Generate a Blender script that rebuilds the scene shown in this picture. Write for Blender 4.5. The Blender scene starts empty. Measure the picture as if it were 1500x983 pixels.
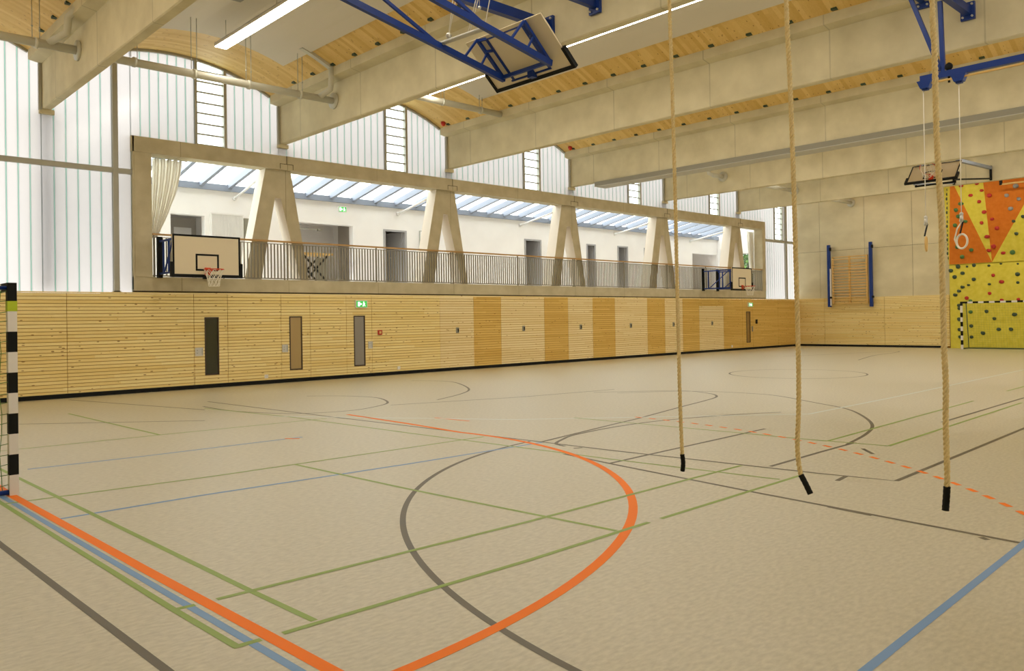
import bpy, math, random
from mathutils import Vector, Matrix
random.seed(7)
# tones that were tuned against the photograph (sRGB)
CONC0, CONC1 = (202,191,156), (226,216,182)
FRAME0, FRAME1 = (182,170,138), (206,195,164)
FLOOR0, FLOOR1 = (167,159,129), (192,184,155)
WOOD0, WOOD1 = (240,210,132), (252,232,168)
VAULT0, VAULT1 = (214,174,92), (240,208,134)
PROF, SEAM = (180,178,176), (162,188,178)
LAMP = 8.0; SKY = 2.5; EXPO = 1.2
scene = bpy.context.scene
COL = scene.collection
PI = math.pi

# ---------------------------------------------------------------- helpers
class MB:
    """collects shapes for one mesh object"""
    def __init__(s): s.v = []; s.f = []; s.m = []; s.sm = []
    def add(s, vs, fs, m=0, sm=False):
        o = len(s.v); s.v += [tuple(p) for p in vs]
        for f in fs: s.f.append([i + o for i in f]); s.m.append(m); s.sm.append(sm)
        return s
    def box(s, x0, y0, z0, x1, y1, z1, m=0):
        vs = [(x0,y0,z0),(x1,y0,z0),(x1,y1,z0),(x0,y1,z0),(x0,y0,z1),(x1,y0,z1),(x1,y1,z1),(x0,y1,z1)]
        return s.add(vs, [(0,3,2,1),(4,5,6,7),(0,1,5,4),(1,2,6,5),(2,3,7,6),(3,0,4,7)], m)
    def bar(s, p, q, w, h, m=0, up=(0,0,1)):
        p = Vector(p); q = Vector(q); d = (q - p).normalized(); u = Vector(up)
        if abs(d.dot(u)) > .98: u = Vector((1,0,0))
        a = d.cross(u).normalized() * w / 2; b = a.cross(d).normalized() * h / 2
        vs = [p-a-b, p+a-b, p+a+b, p-a+b, q-a-b, q+a-b, q+a+b, q-a+b]
        return s.add(vs, [(0,3,2,1),(4,5,6,7),(0,1,5,4),(1,2,6,5),(2,3,7,6),(3,0,4,7)], m)
    def path(s, pts, r, n=8, m=0, closed=False, cap=True):
        P = [Vector(p) for p in pts]; N = len(P); rings = []
        rr = r if isinstance(r, (list, tuple)) else [r] * N
        prev = None
        for i in range(N):
            if closed: d = P[(i+1) % N] - P[i-1]
            else: d = P[min(i+1, N-1)] - P[max(i-1, 0)]
            d.normalize()
            if prev is None:
                u = Vector((0,0,1)) if abs(d.z) < .9 else Vector((1,0,0))
                a = d.cross(u).normalized()
            else:
                a = (prev - d * prev.dot(d)).normalized()
            prev = a; b = d.cross(a)
            rings.append([P[i] + (a * math.cos(2*PI*k/n) + b * math.sin(2*PI*k/n)) * rr[i] for k in range(n)])
        vs = [p for R in rings for p in R]; fs = []
        for i in range(N if closed else N - 1):
            j = (i + 1) % N
            for k in range(n):
                fs.append((i*n+k, i*n+(k+1) % n, j*n+(k+1) % n, j*n+k))
        if cap and not closed:
            fs.append(tuple(range(n))[::-1]); fs.append(tuple((N-1)*n+k for k in range(n)))
        return s.add(vs, fs, m, n > 4)
    def tube(s, p, q, r, n=8, m=0): return s.path([p, q], r, n, m)
    def prism(s, poly, axis, a, b, m=0):
        """2D polygon extruded along axis 'x' (poly in y,z), 'y' (poly in x,z) or 'z' (poly in x,y)"""
        def P(u, v, t): return {'x': (t,u,v), 'y': (u,t,v), 'z': (u,v,t)}[axis]
        n = len(poly)
        vs = [P(u, v, a) for u, v in poly] + [P(u, v, b) for u, v in poly]
        fs = [tuple(range(n))[::-1], tuple(range(n, 2*n))] + [(i, (i+1) % n, n+(i+1) % n, n+i) for i in range(n)]
        return s.add(vs, fs, m)
    def ball(s, c, r, m=0, n=10, sc=(1,1,1)):
        vs = []; fs = []; k = n // 2
        for i in range(k + 1):
            t = PI * i / k
            for j in range(n):
                vs.append((c[0]+r*sc[0]*math.sin(t)*math.cos(2*PI*j/n), c[1]+r*sc[1]*math.sin(t)*math.sin(2*PI*j/n), c[2]+r*sc[2]*math.cos(t)))
        for i in range(k):
            for j in range(n): fs.append((i*n+j, (i+1)*n+j, (i+1)*n+(j+1) % n, i*n+(j+1) % n))
        return s.add(vs, fs, m, True)
    def build(s, name, mats, parent=None, off=(0,0,0)):
        me = bpy.data.meshes.new(name)
        me.from_pydata([(v[0]-off[0], v[1]-off[1], v[2]-off[2]) for v in s.v], [], s.f)
        mats = mats if isinstance(mats, (list, tuple)) else [mats]
        for x in mats: me.materials.append(x)
        me.polygons.foreach_set('material_index', s.m)
        me.polygons.foreach_set('use_smooth', s.sm)
        me.update()
        o = bpy.data.objects.new(name, me); COL.objects.link(o)
        if parent is not None: o.parent = parent
        else: o.location = off
        return o

def tag(o, label=None, cat=None, group=None, kind=None):
    if label: o['label'] = label
    if cat: o['category'] = cat
    if group: o['group'] = group
    if kind: o['kind'] = kind
    return o
class Thing:
    """an Empty at the thing's base; parts are given in world coordinates"""
    def __init__(s, name, loc, label, cat, group=None, kind=None):
        s.o = bpy.data.objects.new(name, None); COL.objects.link(s.o)
        s.o.location = loc; s.o.empty_display_size = .1; s.loc = Vector(loc)
        tag(s.o, label, cat, group, kind)
    def part(s, name, mb, mats, label=None, kind=None):
        o = mb.build(name, mats, s.o, tuple(s.loc))
        return tag(o, label, kind=kind)
    def sub(s, part, name, mb, mats, label=None):
        o = mb.build(name, mats, part, tuple(s.loc))
        return tag(o, label)
def solo(name, mb, mats, loc, label, cat, group=None, kind=None):
    return tag(mb.build(name, mats, None, loc), label, cat, group, kind)

# ---------------------------------------------------------------- materials
def lin(c):
    return tuple(((v/255)/12.92 if v/255 <= .04045 else ((v/255+.055)/1.055)**2.4) for v in c) + (1,)
def mat(name, rgb, rough=.6, metal=0, spec=.5, emit=0, coat=0):
    m = bpy.data.materials.new(name); m.use_nodes = True
    b = m.node_tree.nodes['Principled BSDF']
    c = lin(rgb); b.inputs['Base Color'].default_value = c
    b.inputs['Roughness'].default_value = rough; b.inputs['Metallic'].default_value = metal
    b.inputs['Specular IOR Level'].default_value = spec
    if coat: b.inputs['Coat Weight'].default_value = coat
    if emit:
        b.inputs['Emission Color'].default_value = c; b.inputs['Emission Strength'].default_value = emit
    return m
def N(m, t, **kw):
    n = m.node_tree.nodes.new(t)
    for k, v in kw.items(): setattr(n, k, v)
    return n
def noisy(name, c0, c1, scale=(1,1,1), nscale=4, detail=6, rough=.7, spec=.3, bump=0, contrast=(.3,.7), extra=None):
    """base colour between two real tones by a noise in world position"""
    m = mat(name, c0, rough, spec=spec); nt = m.node_tree; L = nt.links.new
    b = nt.nodes['Principled BSDF']
    g = N(m, 'ShaderNodeNewGeometry'); mp = N(m, 'ShaderNodeMapping'); mp.inputs['Scale'].default_value = scale
    L(g.outputs['Position'], mp.inputs['Vector'])
    nz = N(m, 'ShaderNodeTexNoise'); nz.inputs['Scale'].default_value = nscale; nz.inputs['Detail'].default_value = detail
    L(mp.outputs['Vector'], nz.inputs['Vector'])
    r = N(m, 'ShaderNodeValToRGB'); r.color_ramp.elements[0].position = contrast[0]; r.color_ramp.elements[1].position = contrast[1]
    r.color_ramp.elements[0].color = lin(c0); r.color_ramp.elements[1].color = lin(c1)
    L(nz.outputs['Fac'], r.inputs['Fac'])
    out = r.outputs['Color']
    if extra: out = extra(m, nt, L, g, out)
    L(out, b.inputs['Base Color'])
    if bump:
        bp = N(m, 'ShaderNodeBump'); bp.inputs['Strength'].default_value = bump; bp.inputs['Distance'].default_value = .01
        L(nz.outputs['Fac'], bp.inputs['Height']); L(bp.outputs['Normal'], b.inputs['Normal'])
    return m
def mixc(m, L, fac, a, bcol):
    x = N(m, 'ShaderNodeMix', data_type='RGBA'); L(fac, x.inputs['Factor']); L(a, x.inputs[6])
    if isinstance(bcol, tuple): x.inputs[7].default_value = bcol
    else: L(bcol, x.inputs[7])
    return x.outputs[2]
def mth(m, L, op, a, b=None):
    n = N(m, 'ShaderNodeMath', operation=op)
    if hasattr(a, 'links'): L(a, n.inputs[0])
    else: n.inputs[0].default_value = a
    if b is not None:
        if hasattr(b, 'links'): L(b, n.inputs[1])
        else: n.inputs[1].default_value = b
    return n.outputs[0]
def wood(name, c0, c1, knot, along, pitch_axis, pitch, plen, rough=.55):
    """planks: each plank its own tone, grain along one axis, knots; along / pitch_axis are 0,1,2"""
    m = mat(name, c0, rough, spec=.3); nt = m.node_tree; L = nt.links.new; b = nt.nodes['Principled BSDF']
    g = N(m, 'ShaderNodeNewGeometry'); s = N(m, 'ShaderNodeSeparateXYZ'); L(g.outputs['Position'], s.inputs[0])
    ax = [s.outputs[0], s.outputs[1], s.outputs[2]]
    row = mth(m, L, 'FLOOR', mth(m, L, 'DIVIDE', ax[pitch_axis], pitch))
    colm = mth(m, L, 'FLOOR', mth(m, L, 'DIVIDE', mth(m, L, 'ADD', ax[along], mth(m, L, 'MULTIPLY', row, 1.37)), plen))
    cv = N(m, 'ShaderNodeCombineXYZ'); L(row, cv.inputs[0]); L(colm, cv.inputs[1])
    wn = N(m, 'ShaderNodeTexWhiteNoise', noise_dimensions='3D'); L(cv.outputs[0], wn.inputs['Vector'])
    sc = [14, 14, 14]; sc[along] = 1.2
    mp = N(m, 'ShaderNodeMapping'); mp.inputs['Scale'].default_value = sc; L(g.outputs['Position'], mp.inputs['Vector'])
    nz = N(m, 'ShaderNodeTexNoise'); nz.inputs['Scale'].default_value = 3; nz.inputs['Detail'].default_value = 4; L(mp.outputs[0], nz.inputs['Vector'])
    f = mth(m, L, 'ADD', mth(m, L, 'MULTIPLY', wn.outputs['Value'], .6), mth(m, L, 'MULTIPLY', nz.outputs['Fac'], .5))
    r = N(m, 'ShaderNodeValToRGB'); r.color_ramp.elements[0].position = .12; r.color_ramp.elements[1].position = .95
    r.color_ramp.elements[0].color = lin(c0); r.color_ramp.elements[1].color = lin(c1); L(f, r.inputs['Fac'])
    mp2 = N(m, 'ShaderNodeMapping'); sc = [13, 13, 13]; sc[along] = 5; mp2.inputs['Scale'].default_value = sc; L(g.outputs['Position'], mp2.inputs['Vector'])
    vo = N(m, 'ShaderNodeTexVoronoi'); vo.inputs['Scale'].default_value = 1; L(mp2.outputs[0], vo.inputs['Vector'])
    k = mth(m, L, 'LESS_THAN', vo.outputs['Distance'], .17)
    s2 = N(m, 'ShaderNodeSeparateColor'); L(vo.outputs['Color'], s2.inputs[0])
    k = mth(m, L, 'MULTIPLY', k, mth(m, L, 'MULTIPLY', mth(m, L, 'LESS_THAN', s2.outputs[0], .45), .65))
    L(mixc(m, L, k, r.outputs['Color'], lin(knot)), b.inputs['Base Color'])
    return m
M = {}
def joints(axis, pitch, width, dark, off=0., stain=.5):
    def ex(m, nt, L, g, out):
        s = N(m, 'ShaderNodeSeparateXYZ'); L(g.outputs['Position'], s.inputs[0])
        t = mth(m, L, 'FRACT', mth(m, L, 'DIVIDE', mth(m, L, 'ADD', s.outputs[axis], off), pitch))
        k = mth(m, L, 'LESS_THAN', t, width / pitch)
        n2 = N(m, 'ShaderNodeTexNoise'); n2.inputs['Scale'].default_value = .9; n2.inputs['Detail'].default_value = 3
        L(g.outputs['Position'], n2.inputs['Vector'])
        k = mth(m, L, 'MULTIPLY', k, mth(m, L, 'MULTIPLY', n2.outputs['Fac'], stain * 2))
        return mixc(m, L, k, out, lin(dark))
    return ex
M['concrete'] = noisy('concrete', CONC0, CONC1, (1,1,1), 1.6, 9, .8, .2, .12, (.25,.75), joints(1, 2.9, .03, (120,108,78), 1.1, .3))
M['concrete_frame'] = noisy('concrete_frame', FRAME0, FRAME1, (1,1,1), 2.4, 9, .8, .2, .12, (.25,.75), joints(0, 2.92, .02, (112,100,70), 1.0, .4))
M['concrete_wall'] = noisy('concrete_wall', CONC0, CONC1, (1,1,1.5), .9, 9, .8, .2, .1, (.25,.75))
M['groove'] = mat('dark_groove', (70,60,42), .9)
def floor_extra(m, nt, L, g, out):
    mp = N(m, 'ShaderNodeMapping'); mp.inputs['Scale'].default_value = (30, 9, 1); mp.inputs['Rotation'].default_value = (0,0,.5)
    L(g.outputs['Position'], mp.inputs['Vector'])
    nz = N(m, 'ShaderNodeTexNoise'); nz.inputs['Scale'].default_value = 1.5; nz.inputs['Detail'].default_value = 3; L(mp.outputs[0], nz.inputs['Vector'])
    k = mth(m, L, 'MULTIPLY', mth(m, L, 'GREATER_THAN', nz.outputs['Fac'], .66), .25)
    return mixc(m, L, k, out, lin((150,138,108)))
M['floor'] = noisy('linoleum', FLOOR0, FLOOR1, (1,2.2,1), 16, 9, .5, .75, 0, (.3,.7), floor_extra)
M['floor'].node_tree.nodes['Principled BSDF'].inputs['Coat Weight'].default_value = 1
M['floor'].node_tree.nodes['Principled BSDF'].inputs['Coat Roughness'].default_value = .46
M['orange'] = mat('orange_line', (243,124,14), .6, spec=.25); M['green'] = mat('green_line', (130,156,56), .45)
M['blue'] = mat('blue_line', (106,146,192), .45); M['dark'] = mat('dark_line', (88,80,58), .45)
M['pale'] = mat('pale_blue_line', (206,216,214), .45)
M['wood'] = wood('spruce_boards', WOOD0, WOOD1, (140,85,35), 0, 2, .08, 2.6)
M['wood_end'] = wood('spruce_boards_end_wall', WOOD0, WOOD1, (140,85,35), 1, 2, .08, 2.6)
M['wood_pale'] = wood('pale_gate_boards', (238,212,150), (250,230,178), (180,135,70), 0, 2, .08, 2.6)
M['wood_deep'] = wood('honey_boards', (216,174,86), (234,198,112), (150,95,40), 0, 2, .08, 2.6)
M['wood_gap'] = mat('board_gap', (176,128,48), .9)
M['vault'] = wood('spruce_ceiling', VAULT0, VAULT1, (150,95,40), 0, 1, .11, 2.5, .6)
M['acoustic'] = mat('white_acoustic_panel', (222,214,196), .9)
M['white_wall'] = noisy('white_plaster', (240,236,232), (247,244,240), (1,1,1), 1, 4, .9, .2)
M['bounce_floor'] = mat('pale_bounce_sheet', (224,220,212), .6)
M['concrete_lit'] = mat('lit_concrete_sides', (228,216,198), .9)  # daylight on the A-support sides and inner faces put into a paler colour
M['steel_grey'] = mat('grey_steel_profile', (172,170,156), .5, 0, .4)
M['galv'] = mat('galvanised_pipe', (206,203,186), .45, .1, .5)
M['rafter'] = mat('blue_grey_rafter', (140,148,162), .5)
M['blue_steel'] = mat('blue_enamel', (16,52,128), .4, 0, .4)
M['black'] = mat('black_rubber', (12,14,12), .65, 0, .25)
M['board'] = mat('backboard_cream', (222,208,176), .5)
M['white'] = mat('white_enamel', (232,228,222), .4)
M['grey_light'] = mat('light_grey_panel', (196,194,184), .6)
M['grey_dark'] = mat('mid_grey_panel', (142,138,122), .6)
M['red'] = mat('red_plastic', (190,40,28), .4)
M['rim_red'] = mat('orange_red_rim', (214,62,26), .4)
M['net_white'] = mat('white_net', (236,230,214), .8)
M['net_green'] = mat('green_net', (92,128,66), .8)
M['lime'] = mat('lime_sticker', (186,208,30), .5)
M['rope'] = noisy('hemp_rope', (214,192,136), (232,212,160), (1,1,1), 60, 3, .9, .1)
M['handrail'] = mat('oak_handrail', (186,146,88), .5)
M['rail_bar'] = mat('railing_steel', (138,130,112), .5, .2)
M['bench_wood'] = mat('beech', (226,186,112), .5)
M['climb_yellow'] = noisy('yellow_climbing_panel', (216,202,66), (228,214,84), (1,1,1), 6, 4, .7, .3)
M['climb_orange'] = noisy('orange_climbing_panel', (206,112,22), (216,124,34), (1,1,1), 6, 4, .7, .3)
M['hold_red'] = mat('red_hold', (186,44,36), .6); M['hold_green'] = mat('green_hold', (74,120,60), .6)
M['hold_grey'] = mat('grey_hold', (150,150,146), .6); M['hold_dark'] = mat('dark_green_hold', (58,78,58), .6)
M['plate'] = mat('steel_plate', (206,204,196), .35, .5)
M['dark_metal'] = mat('dark_bronze_frame', (60,44,30), .5)
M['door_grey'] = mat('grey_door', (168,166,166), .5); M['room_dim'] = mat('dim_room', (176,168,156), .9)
M['pane_dark'] = mat('dark_door_glass', (52,54,34), .15); M['pane_tan'] = mat('tan_door_glass', (176,150,98), .25)  # opaque tints stand in for the dark room and lit wood behind
M['pane_grey'] = mat('grey_door_glass', (146,140,130), .25); M['pane_brown'] = mat('brown_door_glass', (150,118,66), .25)
M['sign_green'] = mat('sign_green', (60,170,70), .4, emit=.4); M['sign_white'] = mat('sign_white', (250,255,250), .4, emit=1.0)
M['bark'] = mat('bark', (96,80,58), .9); M['leaf'] = noisy('leaf', (58,88,34), (98,128,60), (1,1,1), 3, 3, .7)
M['lamp'] = mat('lamp_diffuser', (255,246,230), .5, emit=LAMP)
def glass_mat(name, col, gloss=.06, clear=False):
    m = bpy.data.materials.new(name); m.use_nodes = True; nt = m.node_tree; L = nt.links.new
    for n in list(nt.nodes): nt.nodes.remove(n)
    o = N(m, 'ShaderNodeOutputMaterial'); t = N(m, 'ShaderNodeBsdfTransparent' if clear else 'ShaderNodeBsdfTranslucent')
    t.inputs['Color'].default_value = lin(col)
    g = N(m, 'ShaderNodeBsdfGlossy'); g.inputs['Roughness'].default_value = .2
    x = N(m, 'ShaderNodeMixShader'); x.inputs[0].default_value = gloss
    L(t.outputs[0], x.inputs[1]); L(g.outputs[0], x.inputs[2]); L(x.outputs[0], o.inputs[0])
    return m
M['profilit'] = glass_mat('translucent_channel_glass', PROF)
M['profilit_seam'] = glass_mat('channel_glass_seam', SEAM)
M['clear'] = glass_mat('clear_glass', (240,246,246), .04, True)
M['sky_pane'] = glass_mat('skylight_glass', (226,236,240), .05)

m = bpy.data.materials.new('soft_netting'); m.use_nodes = True; nt = m.node_tree
for n in list(nt.nodes): nt.nodes.remove(n)
o = N(m, 'ShaderNodeOutputMaterial'); d1 = N(m, 'ShaderNodeBsdfDiffuse'); d2 = N(m, 'ShaderNodeBsdfTranslucent'); x = N(m, 'ShaderNodeMixShader'); x.inputs[0].default_value = .5
d1.inputs['Color'].default_value = d2.inputs['Color'].default_value = lin((250, 247, 238))
nt.links.new(d1.outputs[0], x.inputs[1]); nt.links.new(d2.outputs[0], x.inputs[2]); nt.links.new(x.outputs[0], o.inputs[0]); M['net_soft'] = m
# ---------------------------------------------------------------- dimensions (metres; camera stands at x=0, y=0)
WY = 20.35            # face of the long wall
EX = 39.6             # face of the far end wall
NX, NY = -1.1, -2.6   # the two walls behind the camera
BX = [4.70, 10.48, 16.34, 22.20, 28.04, 33.84]     # left faces of the roof beams
BZ0, BZ1, BZ2 = 6.54, 7.56, 7.82                   # web bottom, flange bottom, flange top
FR = 2.43             # top of timber cladding
def bay_edges(i):
    l = BX[i-1] + .46 if i > 0 else NX
    r = BX[i] - .26 if i < 6 else EX
    return l, r
def vault(i, x):
    l, r = bay_edges(i)
    c = (l + r) / 2; a = (r - l) / 2
    if i == 0: c = BX[0] - .26 - 2.54; a = 2.54
    if i == 6: c = BX[5] + .46 + 2.54; a = 2.54
    h = .62; R = (a*a + h*h) / (2*h); d = min(abs(x - c), a)
    return BZ2 + h - (R - math.sqrt(R*R - d*d))

# ---------------------------------------------------------------- floor and its markings
fl = MB(); fl.box(NX, NY, -.2, EX + .1, WY + .1, 0)
floor = fl.build('floor', M['floor']); tag(floor, 'beige linoleum sports hall floor covered in court lines', 'floor', kind='structure')
ZK = [0]
def strip(mb, pts, w, z):
    ZK[0] += 1; z = z*.4 + (ZK[0] % 13) * .00004
    P = [Vector((p[0], p[1])) for p in pts]; vs = []; n = len(P)
    for i in range(n):
        d = (P[min(i+1, n-1)] - P[max(i-1, 0)]).normalized(); nn = Vector((-d.y, d.x)) * w / 2
        for q in (P[i] + nn, P[i] - nn): vs.append((q.x, q.y, z))
    mb.add(vs, [(2*i+1, 2*i+3, 2*i+2, 2*i) for i in range(n-1)])
def smooth(pts, k=10):
    P = [Vector((p[0], p[1])) for p in pts]; out = []
    for i in range(len(P) - 1):
        a, b, c, d = P[max(i-1,0)], P[i], P[i+1], P[min(i+2, len(P)-1)]
        for j in range(k):
            t = j / k
            out.append(.5 * (2*b + (c-a)*t + (2*a-5*b+4*c-d)*t*t + (3*b-a-3*c+d)*t**3))
    out.append(P[-1]); return out
def arc(cx, cy, r, a0, a1, n=64):
    return [(cx + r*math.cos(math.radians(a0+(a1-a0)*i/n)), cy + r*math.sin(math.radians(a0+(a1-a0)*i/n))) for i in range(n+1)]
def rad(a, r, a1, da): return r - .3*(max(0, a1-a)/da)**2
LINES = [
 ('orange', .078, .0030, [[(1.78, 12.3), (1.80, 9.1), (1.89, 5.7), (1.95, 3.96), (1.97, 3.30), (2.0, 2.4), (2.02, -.5)]], 0),
 ('orange', .078, .0030, [[(7.60, 12.4), (7.56, 10.5)] + [(1.85 + rad(a, 6.0, 60, 54)*math.cos(math.radians(-a)), 9.13 + rad(a, 6.0, 60, 54)*math.sin(math.radians(-a))) for a in range(0, 91, 2)]], 0),
 ('blue', .05, .0022, [[(1.70, 12.3), (1.72, 9.05), (1.85, 3.79), (1.90, 1.6), (1.92, -.5)], [(1.87, 7.68), (3.10, 7.70), (5.44, 7.58), (7.6, 7.55)], [(2.26, 10.62), (3.54, 10.53), (5.69, 10.5)], [(6.48, 1.70), (3.71, 1.62), (1.9, 1.57)], [(6.46, 1.70), (6.7, 1.71), (8.5, 1.75)]], 0),
 ('green', .045, .0026, [[(1.60, 12.6), (1.65, 8.83), (1.74, 4.79), (1.77, 3.97)], [(1.73, 4.75), (1.86, 4.74)], [(1.99, 4.74), (4.53, 4.70), (7.85, 4.74)], [(1.75, 3.98), (1.90, 3.975)], [(2.02, 3.97), (3.81, 3.95), (5.20, 3.98)], [(5.36, 3.98), (7.75, 4.01)],
   [(2.00, 12.4), (2.06, 10.07), (2.20, 4.79), (2.23, 4.01)], [(1.65, 8.72), (3.48, 8.57), (4.53, 8.55), (7.42, 8.53)], [(4.53, 8.55), (4.63, 6.43), (4.82, 4.0)],
   [(6.34, 15.56), (6.75, 12.86), (6.94, 9.63), (7.22, 6.01), (7.44, 4.06)], [(10.08, 4.83), (16.32, 5.02)], [(10.2, 4.1), (16.5, 4.29)], [(18.71, 5.13), (21.5, 5.2)], [(4.24, 16.73), (4.36, 12.36)], [(2.0, 12.47), (4.36, 12.36), (7.06, 12.18)], [(10.08, 4.83), (9.98, 6.6), (9.8, 9.0)], [(10.2, 4.1), (10.05, 5.2)]], 0),
 ('dark', .05, .0018, [[(6.92, 16.81), (7.22, 12.44), (7.40, 10.26), (7.70, 6.40), (7.99, 3.92), (8.13, 3.2), (12.93, 3.34), (16.0, 3.4)], [(1.28, 12.0), (1.33, 7.13), (1.41, 3.96), (1.45, -.5)],
   [(7.12, 6.71), (6.98, 5.81), (6.75, 3.94), (6.53, 1.73)], [(6.66, 3.19), (6.61, 2.80)], [(6.50, 1.97), (6.46, 1.91)], [(6.99, 5.89), (7.82, 5.92), (10.62, 6.01)],
   [(5.04, 19.81), (5.69, 17.3), (6.22, 15.26)], [(3.21, 15.63), (5.53, 13.56)], [(10.2, 4.52), (9.2, 4.51), (8.01, 4.48)], [(9.0, 13.1), (11.68, 12.23), (14.23, 11.81)], [(7.75, 3.62), (8.05, 3.66)], [(12.9, 4.4), (17.5, 4.5)],
   [(7.64, 7.59), (9.61, 7.99), (10.28, 8.11)], [(9.5, 4.0), (9.8, 4.25)], [(7.5, 6.9), (7.62, 6.86)]], 0),
 ('dark', .05, .0018, [[(9.0 + (6.26-.24*(max(0, 150-a)/45)**2)*math.cos(math.radians(a)), 1.9 + (6.26-.24*(max(0, 150-a)/45)**2)*math.sin(math.radians(a))) for a in range(104, 182, 3)],
   [(13.6, 11.2), (14.6, 10.5), (15.08, 9.8), (15.20, 8.9), (15.05, 8.2), (14.24, 6.96), (13.71, 6.21), (12.87, 5.56), (11.94, 5.03), (11.03, 4.73), (10.0, 4.53)],
   [(13.4, 11.7), (14.3, 11.0), (14.87, 10.36), (14.67, 9.57), (14.17, 9.09), (13.28, 8.82), (12.35, 8.61), (10.28, 8.11)],
   [(7.55, 7.1), (7.63, 7.33), (7.95, 7.52), (8.42, 7.69), (9.5, 7.78), (10.58, 7.65), (11.89, 7.2), (12.57, 6.82)],
   [(6.45, 15.9), (6.5, 14.6), (6.9, 13.5), (7.36, 13.07), (8.0, 12.9), (8.6, 13.08), (9.2, 13.5), (9.6, 14.3), (9.66, 14.9), (9.4, 15.6), (8.9, 16.2)],
   [(13.0, 17.9), (13.42, 17.1), (13.26, 16.28), (12.32, 14.68), (11.42, 13.85), (10.21, 13.18)], [(29.4, 15.81), (31.0, 15.2), (33.5, 14.5), (35.41, 13.81), (34.0, 13.4), (31.6, 13.18), (28.23, 12.34)]], 1),
 ('dark', .05, .0018, [arc(21.0, 10.9, 1.8, 0, 360)], 0),
 ('pale', .05, .0022, [[(12.62, 6.35), (16.5, 6.38), (21, 6.5), (27.0, 6.66)], [(6.6, 13.2), (9.0, 9.6), (12.62, 6.35)]], 0),
]
by = {}
for c, w, z, ls, sm in LINES:
    mb = by.setdefault(c, MB())
    for l in ls: strip(mb, smooth(l, 8) if sm else l, w, z)
# nine metre line: orange dashes about the near goal
for k in range(28):
    a0 = 6.0 + 1.83*k; r = rad(a0, 9.13, 51, 38); a = math.radians(-a0)
    strip(by['orange'], [(1.85 + r*math.cos(a+q), 9.13 + r*math.sin(a+q)) for q in (-.0085, 0, .0085)], .055, .0030)
strip(by['orange'], [(8.31, 10.81), (8.4, 10.01)], .05, .003); strip(by['orange'], [(5.44, 10.55), (5.58, 10.38)], .06, .003)
for c, n in (('orange', 'orange_court_lines'), ('green', 'green_court_lines'), ('blue', 'blue_court_lines'), ('dark', 'dark_court_lines'), ('pale', 'pale_court_lines')):
    o = by[c].build(n, M[c], floor)

# ---------------------------------------------------------------- long wall: timber cladding, doors, gates
def cladding(mb, x0, x1, z0=.08, z1=2.40, y=WY, hole=None, m=0):
    """horizontal boards with open grooves; hole = (hx0,hx1,hz0,hz1) is left free for a door light"""
    k0 = int(round(z0/.08)); k1 = int(round(z1/.08))
    for k in range(k0, k1):
        a, b = k*.08 + .006, (k+1)*.08 - .006
        if hole and b > hole[2] and a < hole[3]:
            if a < hole[2]: mb.box(hole[0], y, a, hole[1], y+.03, hole[2], m)
            if b > hole[3]: mb.box(hole[0], y, hole[3], hole[1], y+.03, b, m)
            mb.box(x0, y, a, hole[0], y+.03, b, m); mb.box(hole[1], y, a, x1, y+.03, b, m)
        else: mb.box(x0, y, a, x1, y+.03, b, m)
wl = Thing('wall_left', (19, WY+.06, 0), 'long timber-clad wall under the gallery', 'wall', kind='structure')
bk = MB(); bk.box(NX, WY+.03, 0, EX, WY+.06, FR-.03); wl.part('cladding_backing', bk, M['wood_gap'])
cap = MB(); cap.box(NX, WY-.005, 2.402, EX, WY+.06, FR); wl.part('cladding_top_board', cap, M['wood'])
ln = MB(); ln.box(6.62, WY+.03, FR, 36.3, WY+.1, FR+.05); wl.part('shadow_gap', ln, M['groove'])
DOORS = [(8.05, 8.93, 8.35, 8.66, 'pane_dark', (8.07, 8.27)), (10.43, 11.31, 10.705, 11.03, 'pane_tan', (10.45, 10.62)), (12.48, 13.35, 12.755, 13.08, 'pane_grey', (13.21, 13.36)), (34.05, 35.0, 34.42, 34.72, 'pane_brown', (34.86, 34.94))]
GATES = [(15.92, 17.34, 16.63), (18.57, 20.68, 19.63), (21.94, 23.32, 22.62), (24.65, 26.72, 25.62), (27.93, 29.21, 28.52), (30.47, 32.43, 31.47)]
cuts = [NX, 1.2, 3.2, 5.15]
spans = [(NX, 1.2), (1.2, 3.2), (3.2, 5.15), (5.15, 8.05), (8.93, 10.43), (11.31, 12.48), (13.35, 15.92), (17.34, 18.57), (20.68, 21.94), (23.32, 24.65), (26.72, 27.93), (29.21, 30.47), (32.43, 34.05), (35.0, 37.4), (37.4, EX)]
for a, b in spans:
    mb = MB(); cladding(mb, a+.006, b-.006)
    wl.part('cladding_panel', mb, M['wood'] if b < 16 else M['wood_deep'])
DL = ['timber-clad hall door with dark glass strip, nearest the near goal', 'timber-clad hall door with tan glass strip, between two other narrow-windowed doors', 'timber-clad hall door with grey glass strip under the nearer green exit sign', 'timber-clad hall door with brown glass strip near the far corner']
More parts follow.
